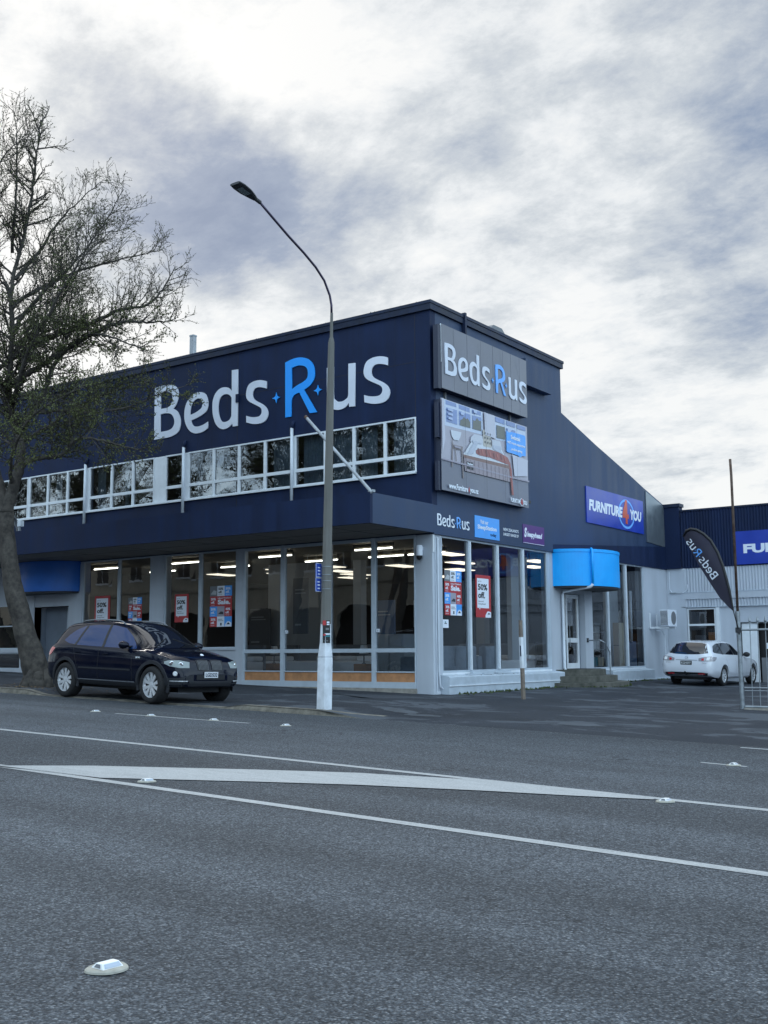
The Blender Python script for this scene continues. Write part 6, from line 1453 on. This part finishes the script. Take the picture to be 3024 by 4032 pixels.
o = put('plate_text', textmesh('t', 'LGD532', .31, .075, 'navy', bold=.02), frame((px_+.003, -.155, .562), (0, 1, 0), (0, 0, 1))); o.parent = root; 
h = hit_((3.35, 0, 4), (0, 0, -1)); q = MB(); q.lathe([(0, .012), (.038, .01), (.042, .0)], 18, 'white'); q.v = [tuple(Matrix.Translation((3.37, 0, h.z-.004)) @ Matrix.Rotation(R(35), 4, 'Y') @ Vector(v)) for v in q.v]; lp_(q, 'badge')
for s in (-1, 1):
    pts = []
    for x_ in fr(.0, 1.55, 12):
        hh = hit_((x_, s*.56, 4), (0, 0, -1)); pts.append(hh+Vector((0, 0, .045 if .05 < x_ < 1.5 else .0)))
    lp_(MB().tube(pts, .016, 8, 'alloy' if False else 'mid'), 'roof_rail', smooth=True)
q = MB()
for s in (-1, 1): q.tube([hit_((2.62, s*.62, 4), (0, 0, -1))+Vector((0, 0, .012)), hit_((2.30, s*.10, 4), (0, 0, -1))+Vector((0, 0, .012))], .007, 5, 'black')
lp_(q, 'wiper')

wag = dict(paint='carwhite', wb=2.725, r=.325, rim=.222, tw=.21, track=.77, well=.365, arch=0, spokes=5, double=True, mirror=(1.93, .98), mirrormat='black', sw=(.016, .024), well2=0,
 tab=[(-1.06, .44, .62, .66, .66, .5), (-1.04, .38, .72, .78, .76, .58), (-1.00, .34, .82, .90, .815, .62), (-.95, .32, .90, 1.00, .845, .64), (-.86, .30, .955, 1.14, .868, .63), (-.70, .27, .975, 1.30, .88, .60), (-.52, .25, .975, 1.415, .887, .585), (-.3, .24, .97, 1.445, .892, .59), (.3, .23, .955, 1.475, .897, .60), (.9, .22, .945, 1.475, .897, .595), (1.35, .22, .935, 1.43, .896, .585), (1.7, .22, .925, 1.30, .895, .60), (2.05, .22, .91, 1.12, .893, .64), (2.35, .22, .89, .985, .888, .68),
      (2.7, .22, .85, .94, .88, .70), (3.0, .23, .80, .885, .865, .68), (3.25, .24, .74, .82, .83, .64), (3.42, .25, .66, .74, .77, .58), (3.55, .27, .58, .63, .68, .5), (3.62, .32, .50, .53, .58, .44)],
 panels=[('side_window', 'side', [(2.02, 1.0), (1.72, 1.20), (1.42, 1.32), (1.0, 1.375), (.4, 1.385), (-.1, 1.36), (-.42, 1.28), (-.62, 1.12)], [(2.02, .985), (1.4, .995), (.6, 1.005), (0, 1.02), (-.62, 1.07)], 'carglass', .004, 34, 7),
  ('window_pillar', 'side', [(.93, 1.38), (1.00, 1.38)], [(.98, 1.0), (1.06, 1.0)], 'black', .007, 2, 5), ('window_pillar', 'side', [(-.02, 1.37), (.05, 1.37)], [(0, 1.01), (.06, 1.01)], 'black', .007, 2, 5),
  ('rear_window', 'rear', [(-.50, 1.385), (0, 1.395), (.50, 1.385)], [(-.66, 1.055), (-.4, 1.02), (0, 1.005), (.4, 1.02), (.66, 1.055)], 'carglass', .006, 20, 8),
  ('windscreen', 'top', [(-.50, 1.42), (.50, 1.42)], [(-.64, 2.28), (.64, 2.28)], 'carglass', .005, 12, 10),
  ('tail_light', 'rearm', [(.40, .885), (.55, .935), (.80, .955)], [(.41, .80), (.6, .79), (.82, .80)], 'clearlamp', .008, 10, 5),
  ('tail_light', 'side', [(-.98, .93), (-.80, .945), (-.62, .93)], [(-.98, .80), (-.85, .80), (-.70, .86)], 'clearlamp', .008, 8, 5),
  ('lamp_core', 'rearm', [(.50, .88), (.58, .90)], [(.50, .82), (.58, .82)], 'taillamp', .012, 3, 3), ('lamp_core', 'rearm', [(.66, .92), (.76, .93)], [(.66, .83), (.76, .83)], 'marker', .012, 3, 3),
  ('tailgate_strip', 'rear', [(-.36, .835), (.36, .835)], [(-.36, .82), (.36, .82)], 'mid', .008, 10, 1),
  ('rear_diffuser', 'rear', [(-.72, .42), (-.5, .44), (.5, .44), (.72, .42)], [(-.66, .27), (-.5, .235), (.5, .235), (.66, .27)], 'black', .01, 20, 4),
  ('rear_reflector', 'rearm', [(.40, .41), (.62, .41)], [(.40, .375), (.62, .375)], 'taillamp', .014, 3, 1),
  ('door_gap', 'side', [(1.03, .96), (1.038, .96)], [(1.03, .32), (1.038, .32)], 'mid', .002, 1, 8), ('door_gap', 'side', [(2.05, .92), (2.058, .92)], [(2.0, .32), (2.008, .32)], 'mid', .002, 1, 8), ('door_gap', 'side', [(.12, .97), (.128, .97)], [(.36, .55), (.368, .55)], 'mid', .002, 1, 6),
  ('door_handle', 'side', [(1.18, .85), (1.36, .85)], [(1.18, .825), (1.36, .825)], 'carwhite', .03, 4, 1), ('door_handle', 'side', [(.20, .87), (.38, .87)], [(.20, .845), (.38, .845)], 'carwhite', .03, 4, 1),
  ('sill_trim', 'side', [(.36, .30), (2.35, .30)], [(.36, .27), (2.35, .27)], 'carwhite', .02, 12, 1), ('headlight', 'side', [(3.05, .74), (3.35, .66)], [(3.10, .64), (3.35, .60)], 'lampglass', .006, 5, 3)])
hx, hy = .035, 1.0
yaw = math.atan2(hy, hx); nrm = Vector((-math.sin(yaw), math.cos(yaw), 0)); 
near = Vector((-11.40, 34.05, 0)); rc = near + nrm*.82
WM = carmat(rc.x, rc.y, gz(rc.x, rc.y)+.0, yaw, 0, math.atan(.027)*1) @ Matrix.Scale(.955, 4)
root, lp_, patch_, two_, hit_ = make_car('white_wagon', 'white station wagon seen from behind, parked by the rear building', wag, WM)
h = hit_((-4, 0, .75), (1, 0, 0)); lp_(MB().box(h.x-.02, h.x-.006, -.19, .19, .675, .80, 'platedark'), 'number_plate')
o = put('plate_text', textmesh('t', 'KGH597', .32, .075, 'plate', bold=.02), frame((h.x-.023, .16, .70), (0, -1, 0), (0, 0, 1))); o.parent = root
h = hit_((-4, 0, .90), (1, 0, 0)); q = MB(); q.lathe([(.040, -.01), (.044, -.016), (.05, -.016), (.052, -.005)], 24, 'chrome', axis='x', c=(h.x, 0, .90)); q.tube([(h.x-.014, -.04, .915), (h.x-.016, -.015, .90), (h.x-.016, 0, .887), (h.x-.016, .015, .90), (h.x-.014, .04, .915)], .005, 6, 'chrome'); lp_(q, 'badge')
h = hit_((-4, 0, .4), (1, 0, 0)); lp_(MB().tube([(h.x+.1, 0, .36), (h.x-.10, 0, .38), (h.x-.11, 0, .44)], .014, 8, 'black').lathe([(0, -.025), (.022, -.01), (.022, .01), (0, .025)], 12, 'black', c=(h.x-.11, 0, .455)), 'tow_ball')
for s in (-1, 1):
    h = hit_((-4, s*.6, .66), (1, 0, 0))
    o = put('badge_text', textmesh('t', 'MAZDA' if s > 0 else 'Atenza', .15, .022, 'mid', bold=.02), frame((h.x-.012, s*.6+.075, .735), (0, -1, 0), (0, 0, 1))); o.parent = root
